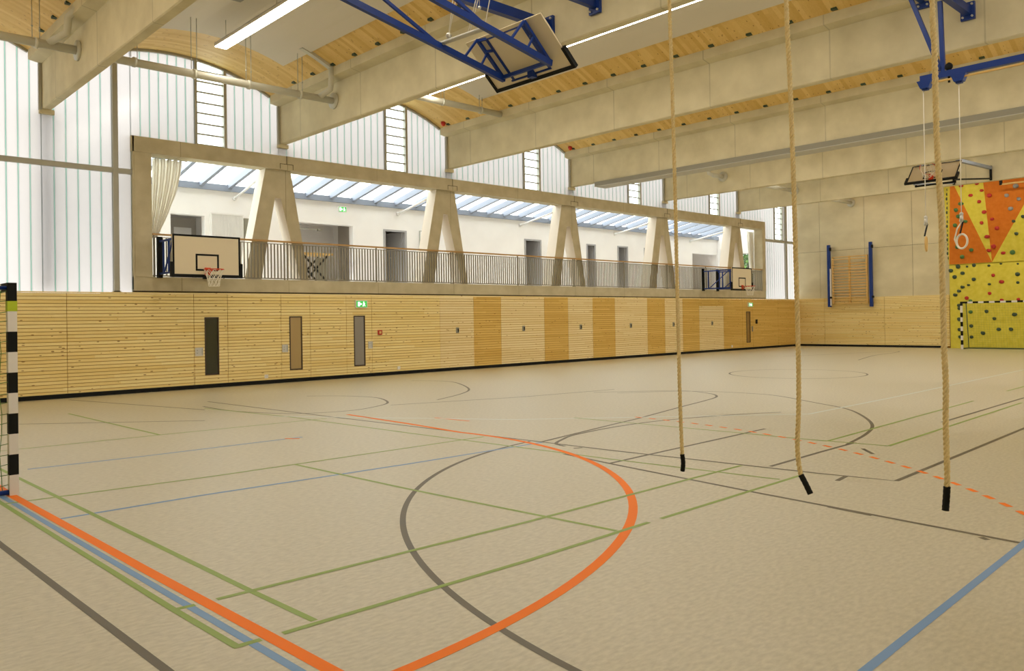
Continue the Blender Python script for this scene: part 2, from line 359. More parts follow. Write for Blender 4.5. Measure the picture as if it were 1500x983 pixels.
for i, (a, b, g0, g1, pm, hp) in enumerate(DOORS):
    t = Thing('door_%d' % (i+1), ((a+b)/2, WY, 0), DL[i], 'door', kind='structure')
    mb = MB(); cladding(mb, a+.006, b-.006, hole=(g0-.03, g1+.03, .34, 1.80))
    leaf = t.part('door_leaf', mb, M['wood'] if i < 3 else M['wood_deep'])
    f = MB(); z0, z1 = .36, 1.78
    f.box(g0-.03, WY-.008, z0-.03, g0, WY+.03, z1+.03); f.box(g1, WY-.008, z0-.03, g1+.03, WY+.03, z1+.03)
    f.box(g0, WY-.008, z0-.03, g1, WY+.03, z0); f.box(g0, WY-.008, z1, g1, WY+.03, z1+.03)
    fr = t.part('window_frame', f, M['dark_metal'])
    p = MB(); p.box(g0, WY+.012, z0, g1, WY+.022, z1)
    if i == 0: p.box(g0, WY+.008, .74, g1, WY+.013, .78)
    t.part('window_pane', p, M[pm])
    h = MB()
    if i < 3:
        h.box(hp[0], WY-.02, .83, hp[1], WY, 1.04)
        hh = t.part('lock_plate', h, M['plate'])
        q = MB(); xm = hp[1]-.05 if i < 2 else hp[0]+.06
        q.box(hp[1]-.035, WY-.03, .86, hp[1]-.02, WY-.02, 1.01)
        q.ball((hp[0]+.05, WY-.022, .97), .014); q.ball((hp[0]+.05, WY-.022, .90), .014)
        t.sub(hh, 'handle', q, M['steel_grey'])
    else:
        h.box(hp[0], WY-.02, .85, hp[1]+.03, WY, 1.1); t.part('lock_plate', h, M['grey_dark'])
GL = ['pale timber gate under the wall, nearest the three narrow-windowed doors', 'second pale timber gate from the narrow-windowed doors, the widest of the nearer ones', 'third pale timber gate from the narrow-windowed doors', 'fourth pale timber gate, fully seen just left of the first rope', 'fifth pale timber gate, crossed by the leftmost climbing rope', 'last pale timber gate, nearest the far corner door']
for i, (a, b, lk) in enumerate(GATES):
    t = Thing('door_%d' % (i+5), ((a+b)/2, WY, 0), GL[i], 'gate', kind='structure')
    ztop = 2.08 if i == 5 else 2.40
    mb = MB(); cladding(mb, a+.006, b-.006, z1=ztop); t.part('gate_leaf', mb, M['wood_pale'])
    if i == 5:
        m2 = MB(); cladding(m2, a-.006, b+.006, z0=2.08); wl.part('cladding_panel', m2, M['wood_deep'])
    q = MB(); q.box(lk-.06, WY-.015, 1.21, lk+.06, WY, 1.39); lp = t.part('lock_plate', q, M['grey_dark'])
    q = MB(); q.box(lk+.005, WY-.03, 1.25, lk+.04, WY-.015, 1.35); t.sub(lp, 'latch', q, M['black'])
bb = MB(); bb.box(NX, WY-.018, 0, EX-.018, WY, .10); solo('baseboard_left', bb, M['black'], (19, WY, 0), 'black baseboard along the long timber wall', 'baseboard', kind='structure')
bb = MB(); bb.box(EX-.078, 13.2, 0, EX-.06, WY-.018, .10); solo('baseboard_end', bb, M['black'], (EX-.06, 16.7, 0), 'black baseboard below the far end wall', 'baseboard', kind='structure')
# small wall fittings
for nm, x, z, w, h, mm, lab in (('fire_call_box', 13.62, 1.30, .14, .14, 'red', 'small red call box right of the nearer exit door'), ('wall_button', 35.3, 1.32, .13, .2, 'black', 'small black button box right of the far corner door')):
    t = Thing(nm, (x, WY, z), lab, 'call box')
    mb = MB(); mb.box(x-w/2, WY-.04, z-h/2, x+w/2, WY, z+h/2); t.part('housing', mb, M[mm])
    mb = MB(); mb.box(x-w/4, WY-.046, z-h/4, x+w/4, WY-.04, z+h/4); t.part('cover_plate', mb, M['bench_wood'] if mm == 'red' else M['dark_metal'])
for x, lab in ((9.98, 'small white wall socket low on the wall left of the middle narrow door'), (14.3, 'small white wall socket low on the wall right of the red call box'), (33.1, 'small white wall socket low on the wall before the far corner door')):
    mb = MB(); mb.box(x-.05, WY-.012, .15, x+.05, WY, .25); mb.box(x-.03, WY-.016, .17, x+.03, WY-.012, .23)
    solo('wall_socket', mb, M['white'], (x, WY, .2), lab, 'socket', 'sockets along the long wall')
def exit_sign(x, y, z, w, h, lab, back):
    t = Thing('exit_sign', (x, y, z), lab, 'sign', 'green emergency exit signs')
    mb = MB(); mb.box(x-w/2-.02, y, z-h/2-.02, x+w/2+.02, y+back, z+h/2+.02); t.part('housing', mb, M['white'])
    mb = MB(); mb.box(x-w/2, y-.006, z-h/2, x+w/2, y, z+h/2); f = t.part('sign_face', mb, M['sign_green'])
    mb = MB(); y0, y1 = y-.010, y-.006
    k = h / .2
    mb.box(x-.145*k, y0, z-.07*k, x-.075*k, y1, z+.07*k)                                  # doorway
    mb.box(x-.05*k, y0, z-.012*k, x+.0*k, y1, z+.012*k); mb.prism([(x-.06*k, z), (x-.03*k, z+.035*k), (x-.03*k, z-.035*k)], 'y', y0, y1)   # arrow
    mb.prism([(x+.05*k, z+.04*k), (x+.085*k, z+.045*k), (x+.10*k, z-.01*k), (x+.06*k, z-.015*k)], 'y', y0, y1)      # runner's trunk
    mb.ball((x+.075*k, y-.008, z+.065*k), .016*k, n=8, sc=(1,.2,1))
    mb.prism([(x+.06*k, z-.01*k), (x+.085*k, z-.01*k), (x+.055*k, z-.075*k), (x+.03*k, z-.07*k)], 'y', y0, y1)
    mb.prism([(x+.085*k, z-.01*k), (x+.10*k, z-.01*k), (x+.135*k, z-.06*k), (x+.115*k, z-.07*k)], 'y', y0, y1)
    mb.prism([(x+.09*k, z+.035*k), (x+.125*k, z+.01*k), (x+.115*k, z), (x+.085*k, z+.02*k)], 'y', y0, y1)
    t.sub(f, 'pictogram', mb, M['sign_white'])
exit_sign(12.97, WY-.06, 2.15, .36, .18, 'lit green exit sign above the grey-glass door on the timber wall', .06)
exit_sign(34.72, WY-.06, 2.14, .36, .16, 'lit green exit sign above the far corner door', .06)

# ---------------------------------------------------------------- end wall (far)
wr = Thing('wall_end', (EX, 9, 0), 'far end wall, concrete panels above timber boards', 'wall', kind='structure')
mb = MB(); mb.box(EX+.02, NY, 0, EX+.25, WY+.1, 8.6); wr.part('wall_core', mb, M['groove'])
ys = [WY+.1, 19.17, 16.9, 14.66, 12.4, 10.1, 7.8, 5.5, 3.2, .9, NY]
zs = [0, 4.815, 8.6]
for a, b in zip(ys[:-1], ys[1:]):
    for z0, z1 in zip(zs[:-1], zs[1:]):
        mb = MB(); mb.box(EX, b+.007, z0+(.012 if z0 else 0), EX+.02, a-.007, z1-.0); wr.part('concrete_panel', mb, M['concrete_wall'])
cb = MB(); cb.box(EX-.025, 13.08, 0, EX, WY, 2.41); wr.part('cladding_backing', cb, M['wood_gap'])
for a, b in ((20.33, 18.96), (18.95, 15.98), (15.97, 13.08)):
    mb = MB()
    for k in range(1, 30): mb.box(EX-.06, b+.004, k*.08+.006, EX-.02, a-.004, (k+1)*.08+.074-.08)
    mb.box(EX-.062, b+.004, 2.402, EX-.0, a-.004, 2.43)
    wr.part('cladding_panel', mb, M['wood_end'])

# ---------------------------------------------------------------- walls behind the camera (their windows light the hall)
wb = Thing('wall_back', (NX, 9, 0), 'concrete end wall behind the camera', 'wall', kind='structure')
mb = MB(); mb.box(NX-.25, NY-.2, 0, NX, WY+.1, 8.6); wb.part('wall_core', mb, M['concrete_wall'])
wf = Thing('wall_right', (19, NY, 0), 'long side wall nearest the camera, timber below translucent glass', 'wall', kind='structure')
mb = MB(); mb.box(NX, NY-.2, 0, EX, NY, 2.6); wf.part('wall_core', mb, M['wood'])
mb = MB(); mb.box(NX, NY-.1, 2.6, EX, NY-.06, 8.5); wf.part('glazing', mb, M['profilit'])

# ---------------------------------------------------------------- roof: concrete beams, timber vaults
ORD = ['first roof beam, nearest, high at the left', 'second roof beam, behind the folded backboard', 'third roof beam, crossing behind the first rope', 'fourth roof beam, with a grey box slung under it', 'fifth roof beam', 'sixth roof beam, last before the far end wall']
for i, x in enumerate(BX):
    t = Thing('concrete_beam', (x+.1, WY, BZ0), 'long concrete T-beam: ' + ORD[i], 'beam', kind='structure')
    mb = MB(); mb.prism([(x, BZ0+.02), (x+.02, BZ0), (x+.18, BZ0), (x+.2, BZ0+.02), (x+.2, BZ1), (x, BZ1)], 'y', NY, WY+.02); t.part('web', mb, M['concrete'])
    mb = MB(); mb.prism([(x-.26, BZ1+.05), (x, BZ1), (x+.2, BZ1), (x+.46, BZ1+.05), (x+.46, BZ2), (x-.26, BZ2)], 'y', NY, WY+.05); t.part('flange', mb, M['concrete'])
    mb = MB(); mb.box(x-.07, WY-.02, BZ0-.02, x-.005, WY+.06, BZ1-.0); t.part('end_profile', mb, M['steel_grey'])
    c = Thing('concrete_column', (x+.1, WY+.3, 2.4), 'concrete column under the end of the ' + ORD[i].split(',')[0].replace(' beam', ' beam') , 'column', kind='structure')
    mb = MB(); mb.box(x-.01, WY+.30, 2.45 if i == 0 else 6.23, x+.21, WY+.60, BZ0-.12); c.part('shaft', mb, M['concrete'])
    mb = MB(); mb.box(x-.05, WY+.0, BZ0-.10, x+.25, WY+.60, BZ0); c.part('bearing_pad', mb, M['concrete'])
BAYN = ['nearest bay', 'bay between the first two roof beams', 'bay between the second and third roof beams', 'bay between the third and fourth roof beams', 'bay between the fourth and fifth roof beams', 'bay between the fifth and sixth roof beams', 'last bay before the far end wall']
for i in range(7):
    l, r = bay_edges(i); n = 28
    t = Thing('ceiling', ((l+r)/2, WY, BZ2), 'curved timber ceiling vault over the ' + BAYN[i], 'ceiling', kind='structure')
    lo = [(l+(r-l)*k/n, vault(i, l+(r-l)*k/n)) for k in range(n+1)]
    mb = MB(); vs = []; fs = []
    for x, z in lo: vs += [(x, NY, z), (x, WY+.2, z), (x, WY+.2, z+.12), (x, NY, z+.12)]
    for k in range(n):
        a = 4*k; b = a+4
        fs += [(a, b, b+1, a+1), (a+1, b+1, b+2, a+2), (a+2, b+2, b+3, a+3), (a+3, b+3, b, a)]
    mb.add(vs, fs); t.part('timber_vault', mb, M['vault'])
    if i < 6:
        for k in range(20):
            y = 19.9 - .965*k - (.0)
            mb = MB(); mb.box(r-.1, y-.06, BZ2+.005, r+.04, y+.06, BZ2+.085); t.part('bracket', mb, M['hold_dark'])
    if 0 < i < 6:
        c = (l+r)/2; m_ = 10; x0, x1 = c-1.42, c+1.92; y1 = 18.45 if i == 1 else 17.7
        mb = MB(); vs = []; fs = []
        for k in range(m_+1):
            x = x0+(x1-x0)*k/m_; z = vault(i, x)
            vs += [(x, NY, z-.05), (x, y1, z-.05), (x, y1, z+.02), (x, NY, z+.02)]
        for k in range(m_):
            a = 4*k; b = a+4
            fs += [(a, b, b+1, a+1), (a+1, b+1, b+2, a+2), (a+2, b+2, b+3, a+3), (a+3, b+3, b, a)]
        fs += [(0,1,2,3), (4*m_, 4*m_+3, 4*m_+2, 4*m_+1)]
        mb.add(vs, fs); t.part('acoustic_panel', mb, M['acoustic'])

# ---------------------------------------------------------------- translucent glazing above / beside the gallery
GY = WY + .10
def glazing(i, name, x0, x1, z0, lab):
    t = Thing(name, ((x0+x1)/2, GY, z0), lab, 'window', kind='structure')
    g = MB(); sm = MB(); x = x0; p = .235; n = max(1, round((x1-x0)/p)); p = (x1-x0)/n
    for k in range(n):
        a = x0+k*p; b = a+p; za, zb = vault(i, a)+.03, vault(i, b)+.03
        a2 = a+.009 if k else a; b2 = b-.009 if k < n-1 else b; g.prism([(a2, z0), (b2, z0), (b2, zb), (a2, za)], 'y', GY, GY+.012)
        sm.prism([(b-.012, z0), (b+.012, z0), (b+.012, zb), (b-.012, zb)] if k < n-1 else [(b-.012, z0), (b, z0), (b, zb), (b-.012, zb)], 'y', GY+.002, GY+.010)
    t.part('glass_channels', g, M['profilit']); t.part('channel_seams', sm, M['profilit_seam'])
    return t
def louver(i, name, x0, x1, z0, lab):
    """vertical opening light with cross bars between two channel-glass fields"""
    t = Thing(name, ((x0+x1)/2, GY, z0), lab, 'window', kind='structure')
    za, zb = vault(i, x0), vault(i, x1)
    mb = MB(); mb.box(x0, GY-.06, z0, x0+.055, GY+.05, za+.03); mb.box(x1-.075, GY-.08, z0, x1, GY+.05, zb+.03); t.part('frame', mb, M['steel_grey'])
    z = z0+.06; 
    while z < min(za, zb) - .1:
        b = MB(); b.box(x0+.05, GY-.035, z-.018, x1-.07, GY+.02, z+.018); t.part('cross_bar', b, M['steel_grey']); z += .27
    g = MB(); g.prism([(x0+.05, z0), (x1-.07, z0), (x1-.07, zb+.02), (x0+.05, za+.02)], 'y', GY+.025, GY+.031); t.part('pane', g, M['clear'])
wn = 0
LZ = 6.18
for i in range(7):
    bl = BX[i-1] if i else NX; br = BX[i] if i < 6 else EX-.02
    bn = BAYN[i]
    def nm():
        global wn; wn += 1; return 'window_%d' % wn
    if i == 0: glazing(0, nm(), NX, br, 2.42, 'tall translucent glass left of the first roof beam'); continue
    lx0 = bl + 3.47; lx1 = lx0 + .82
    if i == 1:
        glazing(1, nm(), bl, 6.19, 2.42, 'tall translucent glass between the first column and the tall steel post')
        glazing(1, nm(), 6.30, 6.62, 2.42, 'narrow tall translucent strip between the tall steel post and the gallery frame')
        glazing(1, nm(), 6.62, lx0, LZ, 'translucent glass field above the gallery frame, left of the nearest barred light')
    elif i == 6: glazing(6, nm(), bl, 36.25, LZ, 'translucent glass field above the far end of the gallery frame'); glazing(6, nm(), 36.25, lx0, 2.42, 'tall translucent glass right of the gallery frame')
    else: glazing(i, nm(), bl, lx0, LZ, 'translucent glass field left of the barred light, ' + bn)
    louver(i, nm(), lx0, lx1, LZ if i < 6 else 5.36, 'clear barred window light, ' + bn)
    if i == 6:
        glazing(6, nm(), lx0, 38.3, 2.42, 'tall translucent glass below the last barred light') if False else None
        g = MB(); s2 = MB(); k = 0; x = lx0
        t = Thing(nm(), (37.8, GY, 2.45), 'translucent glass below the last barred light', 'window', kind='structure')
        while x < lx1 - .1:
            g.box(x+.008, GY, 2.42, min(x+.2, lx1)-.004, GY+.012, 5.3); s2.box(x+.194, GY+.002, 2.42, x+.212, GY+.010, 5.3); x += .205
        t.part('glass_channels', g, M['profilit']); t.part('channel_seams', s2, M['profilit_seam'])
    glazing(i, nm(), lx1, br, LZ if i < 6 else 2.42, 'translucent glass field right of the barred light, ' + bn)
for x0, x1, i, lab in ((6.185, 6.30, 1, 'tall grey steel post left of the gallery frame'), (38.33, 38.47, 6, 'tall dark steel post in the glazing at the far corner')):
    mb = MB(); mb.box(x0, GY-.1, FR, x1, GY+.03, vault(i, x0)); mb.box(x0-.03, GY-.1, FR, x1+.03, GY, FR+.03)
    solo('steel_post', mb, M['steel_grey'], ((x0+x1)/2, GY, FR), lab, 'post', kind='structure')
for x0, x1, lab in ((NX, 6.66, 'grey steel transom across the tall glazing at the left'), (36.25, EX, 'grey steel transom across the glazing at the far corner')):
    mb = MB(); mb.box(x0, GY-.08, 5.275, x1, GY-.002, 5.385); mb.box(x0, GY-.06, 5.385, x1, GY-.002, 5.40)
    solo('steel_transom', mb, M['steel_grey'], ((x0+x1)/2, GY, 5.3), lab, 'transom', kind='structure')
tr = 0
for i in range(7):
    l, r = bay_edges(i); mb = MB()
    pts = [(l+(r-l)*k/24, GY-.03, vault(i, l+(r-l)*k/24)-.03) for k in range(25)]
    for a, b in zip(pts[:-1], pts[1:]): mb.bar(a, b, .08, .06)
    solo('trim_%d' % (i+1), mb, M['steel_grey'], ((l+r)/2, GY, 8), 'curved grey edge profile above the glazing, ' + BAYN[i], 'trim', kind='structure')

# ---------------------------------------------------------------- gallery: concrete frame
fx0, fx1 = 6.62, 36.30
t = Thing('gallery_frame', (21, WY, FR), 'long concrete frame around the spectator gallery opening', 'concrete frame', kind='structure')
mb = MB(); mb.box(6.60, WY, 5.84, fx1, WY+.45, 6.22); t.part('lintel', mb, M['concrete_frame'])
mb = MB(); mb.box(fx0, WY+.02, 2.47, fx1, WY+2.6, 2.81); t.part('slab', mb, M['concrete_frame'])
mb = MB(); mb.box(6.7, WY+.08, 2.81, 36.1, 22.95, 2.818); t.part('bounce_floor', mb, M['bounce_floor'])  # unseen pale sheet added on the slab to bounce light upward
mb = MB(); mb.box(fx0+.04, WY+.005, 2.81, 7.06, WY+.45, 5.838); mb.box(fx0, WY, 2.5, fx0+.035, WY+.1, 6.22); t.part('pillar', mb, M['concrete_frame'])
mb = MB(); mb.box(36.02, WY+.005, 2.81, fx1, WY+.45, 5.838); t.part('pillar', mb, M['concrete_frame'])
for i, x in enumerate(BX[1:]):
    c = x + .18; mb = MB()
    for a in (5.86,): 
        mb.box(c-.2, WY-.004, 5.99, c+.2, WY+.001, 6.005); mb.box(c-.2, WY-.004, 5.86, c-.185, WY+.001, 6.0); mb.box(c+.185, WY-.004, 5.86, c+.2, WY+.001, 6.0); mb.box(c-.008, WY-.004, 6.0, c+.008, WY+.001, 6.22)
    t.part('bearing_joint', mb, M['groove'])
AL = ['nearest A-shaped concrete support, right of the near wall backboard', 'second A-shaped concrete support along the gallery', 'third A-shaped concrete support, middle of the gallery', 'fourth A-shaped concrete support, behind the leftmost rope', 'last A-shaped concrete support, behind the far wall backboard']
for i, x in enumerate(BX[1:]):
    d = x - 10.48
    P = [(9.47,2.81), (9.94,2.81), (10.37,5.07), (10.54,5.07), (11.10,2.81), (11.36,2.81), (10.84,5.85), (10.10,5.85)]
    mb = MB(); k = [(u+d, v) for u, v in P]; y0, y1 = WY+.13, WY+.58
    for quad in ([k[0], k[1], k[2], k[7]], [k[7], k[2], k[3], k[6]], [k[3], k[4], k[5], k[6]]):
        n = len(quad)
    n = len(k); vs = [(u, y0, v) for u, v in k] + [(u, y1, v) for u, v in k]
    fs = [(0,1,2,7), (7,2,3,6), (3,4,5,6)]; fs = fs + [tuple(n+q for q in f)[::-1] for f in fs] + [(j, n+j, n+(j+1) % n, (j+1) % n) for j in range(n)]
    mb.add(vs, fs)
    mb.m = [0]*3 + [1]*(len(fs)-3)  # fronts keep the frame tone, all other faces take the daylit colour
    solo('a_frame_support', mb, [M['concrete_frame'], M['concrete_lit']], (x, WY+.3, 2.81), AL[i], 'support', 'A-shaped gallery supports', 'structure')
# gallery room
GB = 22.95
OP = [(8.46, 9.43, 4.76, 1.3), (12.32, 14.38, 4.80, 2.0), (15.62, 16.48, 4.74, 1.6), (22.30, 23.15, 4.79, 1.6), (26.0, 26.5, 4.78, 1.6), (28.08, 28.72, 4.80, 1.6), (30.0, 30.5, 4.8, 1.6), (33.85, 36.0, 4.76, 1.6)]
gw = Thing('wall_gallery', (21, GB, 2.8), 'white back wall of the gallery', 'wall', kind='structure')
mb = MB(); xs = 6.7
for a, b, zt, dp in OP:
    mb.box(xs, GB, 2.8, a, GB+.25, 5.66); mb.box(a, GB, zt, b, GB+.25, 5.66); xs = b
mb.box(xs, GB, 2.8, 36.4, GB+.25, 5.66); gw.part('plaster', mb, M['white_wall'])
for j, (a, b, zt, dp) in enumerate(OP):
    mb = MB(); y0, y1 = GB+.25, GB+.25+dp
    mb.box(a-.6, y1, 2.8, b+.6, y1+.1, 5.0); mb.box(a-.7, y0, 2.8, a-.6, y1, 5.0); mb.box(b+.6, y0, 2.8, b+.7, y1, 5.0); mb.box(a-.7, y0, 5.0, b+.7, y1+.1, 5.1); mb.box(a-.7, y0, 2.7, b+.7, y1+.1, 2.8)
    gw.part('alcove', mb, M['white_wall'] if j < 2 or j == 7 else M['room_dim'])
t = Thing('window_61', (6.6, 21.7, 2.8), 'glazing added at the gallery end for side light, behind the gathered net', 'window', kind='structure')  # full-height glazing added so daylight reaches the support sides
mb = MB(); mb.box(6.62, WY+.45, 2.8, 6.63, GB+.2, 6.2); t.part('pane', mb, M['clear'])
for y in (WY+.47, 21.6, GB-.03): mb = MB(); mb.box(6.57, y, 2.8, 6.68, y+.06, 6.2); t.part('mullion', mb, M['white'])
t = Thing('wall_gallery_right', (36.2, 21.8, 2.8), 'white side wall with window at the far end of the gallery', 'wall', kind='structure')
mb = MB(); mb.box(36.1, WY+.45, 2.8, 36.35, 20.95, 6.2); mb.box(36.1, 21.75, 2.8, 36.35, GB, 6.2); mb.box(36.1, 20.95, 4.74, 36.35, 21.75, 6.2); mb.box(36.1, 20.95, 2.8, 36.35, 21.75, 3.2); t.part('plaster', mb, M['white_wall'])
mb = MB(); mb.box(36.15, 20.95, 4.70, 36.22, 21.75, 4.74); mb.box(36.15, 20.95, 3.2, 36.22, 21.75, 3.25); t.part('window_frame', mb, M['steel_grey'])
mb = MB(); mb.box(36.17, 20.95, 3.25, 36.18, 21.75, 4.7); t.part('window_pane', mb, M['clear'])
# doors in the gallery wall
GD = [(2, 'half-open grey gallery door left of the second A-shaped support'), (3, 'grey gallery door left of the third A-shaped support'), (4, 'grey gallery door behind the third A-shaped support'), (5, 'grey gallery door right of the third A-shaped support'), (6, 'grey gallery door left of the fourth A-shaped support')]
for q, (j, lab) in enumerate(GD):
    a, b, zt, dp = OP[j]
    t = Thing('door_%d' % (11+q), ((a+b)/2, GB, 2.8), lab, 'door', kind='structure')
    f = MB(); f.box(a-.05, GB-.02, 2.8, a+.03, GB+.1, zt+.03); f.box(b-.03, GB-.02, 2.8, b+.05, GB+.1, zt+.03); f.box(a+.03, GB-.02, zt-.03, b-.03, GB+.1, zt+.03); t.part('door_frame', f, M['door_grey'])
    l = MB()
    l.bar((b-.05, GB+.1, (2.8+zt)/2), (b-.12 if j != 2 else b-.2, GB+.1+(b-a)*.85, (2.8+zt)/2), .05, zt-2.84); lf = t.part('door_leaf', l, M['door_grey'])
    h = MB(); h.tube((b-.16, GB+.6, 3.85), (b-.24, GB+.6, 3.85), .012); t.sub(lf, 'handle', h, M['plate'])
# an inner door and cupboard seen in the first alcove
t = Thing('door_16', (8.9, GB+1.5, 2.8), 'pale panelled door inside the alcove behind the near wall backboard', 'door', kind='structure')
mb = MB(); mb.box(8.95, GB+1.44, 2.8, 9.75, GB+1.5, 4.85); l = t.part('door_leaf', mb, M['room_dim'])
mb = MB(); mb.box(9.08, GB+1.42, 3.0, 9.6, GB+1.44, 4.55); t.sub(l, 'door_panel', mb, M['white_wall'])
mb = MB(); mb.box(8.5, GB+1.40, 2.8, 8.9, GB+1.5, 4.8); t.part('side_light', mb, M['door_grey'])
t = Thing('radiator', (10.06, GB-.1, 4.2), 'white ribbed wall radiator on the gallery wall beside the nearest A-shaped support', 'radiator')
mb = MB()
for k in range(24): mb.box(9.59+k*.0396, GB-.11, 3.6, 9.59+k*.0396+.03, GB-.05, 4.82)
t.part('ribs', mb, M['white']); mb = MB(); mb.box(9.57, GB-.12, 4.82, 10.55, GB-.04, 4.86); mb.box(9.57, GB-.05, 3.6, 10.55, GB, 4.82); t.part('casing', mb, M['white'])
mb = MB(); mb.box(10.60, GB-.03, 2.81, 10.82, GB, 4.77); mb.box(10.63, GB-.04, 3.0, 10.79, GB-.03, 4.7)
solo('dark_door', mb, M['grey_dark'], (10.7, GB, 2.8), 'narrow dark grey door on the gallery wall right of the radiator', 'board')  # dark door on the gallery wall, drawn as a narrow strip
exit_sign(13.86, GB-.22, 5.28, .26, .15, 'green exit sign hung high on the white gallery wall', .05)
t = Thing('door_closer_rail', (12.8, GB+.1, 4.6), 'thin grey rail under the top of the wide gallery alcove', 'rail')
mb = MB(); mb.tube((12.34, GB+.15, 4.62), (13.2, GB+.15, 4.60), .014); t.part('rail', mb, M['steel_grey']); mb = MB(); mb.box(13.15, GB+.1, 4.57, 13.27, GB+.2, 4.63); t.part('end_stop', mb, M['grey_dark'])
mb = MB(); mb.tube((17.08, GB-.04, 2.85), (17.08, GB-.04, 4.8), .02); mb.tube((17.08, GB-.04, 4.8), (17.3, GB-.04, 4.8), .012)
solo('wall_pipe', mb, M['steel_grey'], (17.08, GB-.04, 2.85), 'thin grey vertical pipe on the gallery wall before the second A-shaped support', 'pipe')
# folding table in the alcove
t = Thing('folding_table', (12.4, 21.95, 2.81), 'wood-topped folding table with crossed dark legs behind the railing', 'table')
mb = MB(); mb.box(11.7, 21.6, 3.66, 12.83, 22.3, 3.72); t.part('table_top', mb, M['bench_wood'])
for y in (21.68, 22.22):
    for p, q in (((11.85, y, 2.82), (12.68, y, 3.66)), ((12.68, y, 2.82), (11.85, y, 3.66))):
        mb = MB(); mb.bar(p, q, .03, .05); t.part('leg', mb, M['black'])
mb = MB(); mb.box(12.5, 22.0, 2.82, 12.82, 22.06, 3.6); t.part('side_panel', mb, M['grey_dark'])
t = Thing('wooden_stool', (28.6, 21.6, 2.81), 'small beech stool on the gallery behind the railing beside the leftmost rope', 'stool')
mb = MB(); mb.box(28.35, 21.4, 3.18, 28.85, 21.8, 3.23); t.part('seat', mb, M['bench_wood'])
for x in (28.38, 28.79):
    for y in (21.43, 21.74):
        mb = MB(); mb.box(x, y, 2.81, x+.035, y+.035, 3.18); t.part('leg', mb, M['bench_wood'])
# skylight over the gallery
t = Thing('window_60', (21, 21.7, 5.66), 'sloping glazed skylight with blue-grey rafters over the gallery', 'window', kind='structure')
mb = MB(); mb.box(6.7, GB-.1, 5.52, 36.1, GB+.02, 5.70); t.part('purlin', mb, M['rafter'])
zt = lambda y: 5.70 + (GB-y)*.2
for k in range(35):
    x = 7.62 + .843*k
    if x > 36: break
    mb = MB(); mb.bar((x, GB-.02, zt(GB)-.02), (x, WY+.46, zt(WY+.46)-.02), .11, .19); t.part('rafter', mb, M['rafter'])
mb = MB(); y0, y1 = WY+.45, GB+.02
mb.add([(6.7,y0,zt(y0)+.06), (36.1,y0,zt(y0)+.06), (36.1,y1,zt(y1)+.06), (6.7,y1,zt(y1)+.06)], [(0,1,2,3)]); t.part('skylight_glass', mb, M['clear'])
# bracing rods
for i, (xb, xa) in enumerate(((10.57, 9.97), (15.72, 15.82), (22.42, 21.66), (28.2, 27.5), (34.0, 33.3))):
    xb = xa + .35
    t = Thing('bracing_rod', (xb, GB, 5.36), 'white steel rod from the gallery wall to the ' + AL[i].split(',')[0].replace('along the gallery', '').strip().replace('A-shaped concrete', 'A-shaped'), 'rod', 'white bracing rods in the gallery')
    mb = MB(); mb.tube((xb, GB-.08, 5.34), (xa+.12, WY+.55, 5.60), .035, 10); t.part('rod', mb, M['white'])
    mb = MB(); mb.tube((xb, GB, 5.33), (xb, GB-.1, 5.34), .06, 10); t.part('end_plate', mb, M['white'])
# gathered ball-stop nets at both ends of the gallery
def net_bundle(x0, x1, ytop, ztop, zbot, xb, lab):
    t = Thing('ball_stop_net', ((x0+x1)/2, ytop, zbot), lab, 'net', 'gathered nets at the gallery ends')
    mb = MB(); nr, nc = 26, 40; vs = []; fs = []
    for i in range(nr+1):
        f = i/nr; g = f*f*(3-2*f)
        for j in range(nc+1):
            u = j/nc
            a = x0 + (x1-x0)*u; b = xb + .16*u
            wv = f**1.6
            x = a*(1-wv) + b*wv
            vs.append((x, ytop + .055*math.sin(u*30+.6*math.sin(f*7)) + .02*math.sin(u*77+f*12), ztop + (zbot-ztop)*f + .03*math.sin(u*9)*f))
    for i in range(nr):
        for j in range(nc): a = i*(nc+1)+j; fs.append((a, a+1, a+nc+2, a+nc+1))
    mb.add(vs, fs, 0, True); o = t.part('netting', mb, M['net_soft'])
    md = o.modifiers.new('thick', 'SOLIDIFY'); md.thickness = .012
    mb = MB(); c = []
    for k in range(9):
        u = (k+.5)/9
        mb.path([(x0+(x1-x0)*u*(1-(i/12)**1.6)+(xb+.16*u-x0)*(i/12)**1.6*1.0, ytop-.06, ztop+(zbot-ztop)*i/12) for i in range(13)], .011, 5)
    t.part('cords', mb, M['net_white'])
    mb = MB(); mb.tube((x0-.1, ytop, ztop+.02), (x1+.15, ytop, ztop+.02), .012); t.part('hanging_wire', mb, M['galv'])
net_bundle(7.22, 7.92, 20.72, 5.80, 3.82, 7.12, 'cream net gathered into a tapering bundle behind the near wall backboard')
net_bundle(35.6, 36.02, 20.9, 5.72, 3.7, 35.84, 'cream net gathered beside the far end of the gallery')
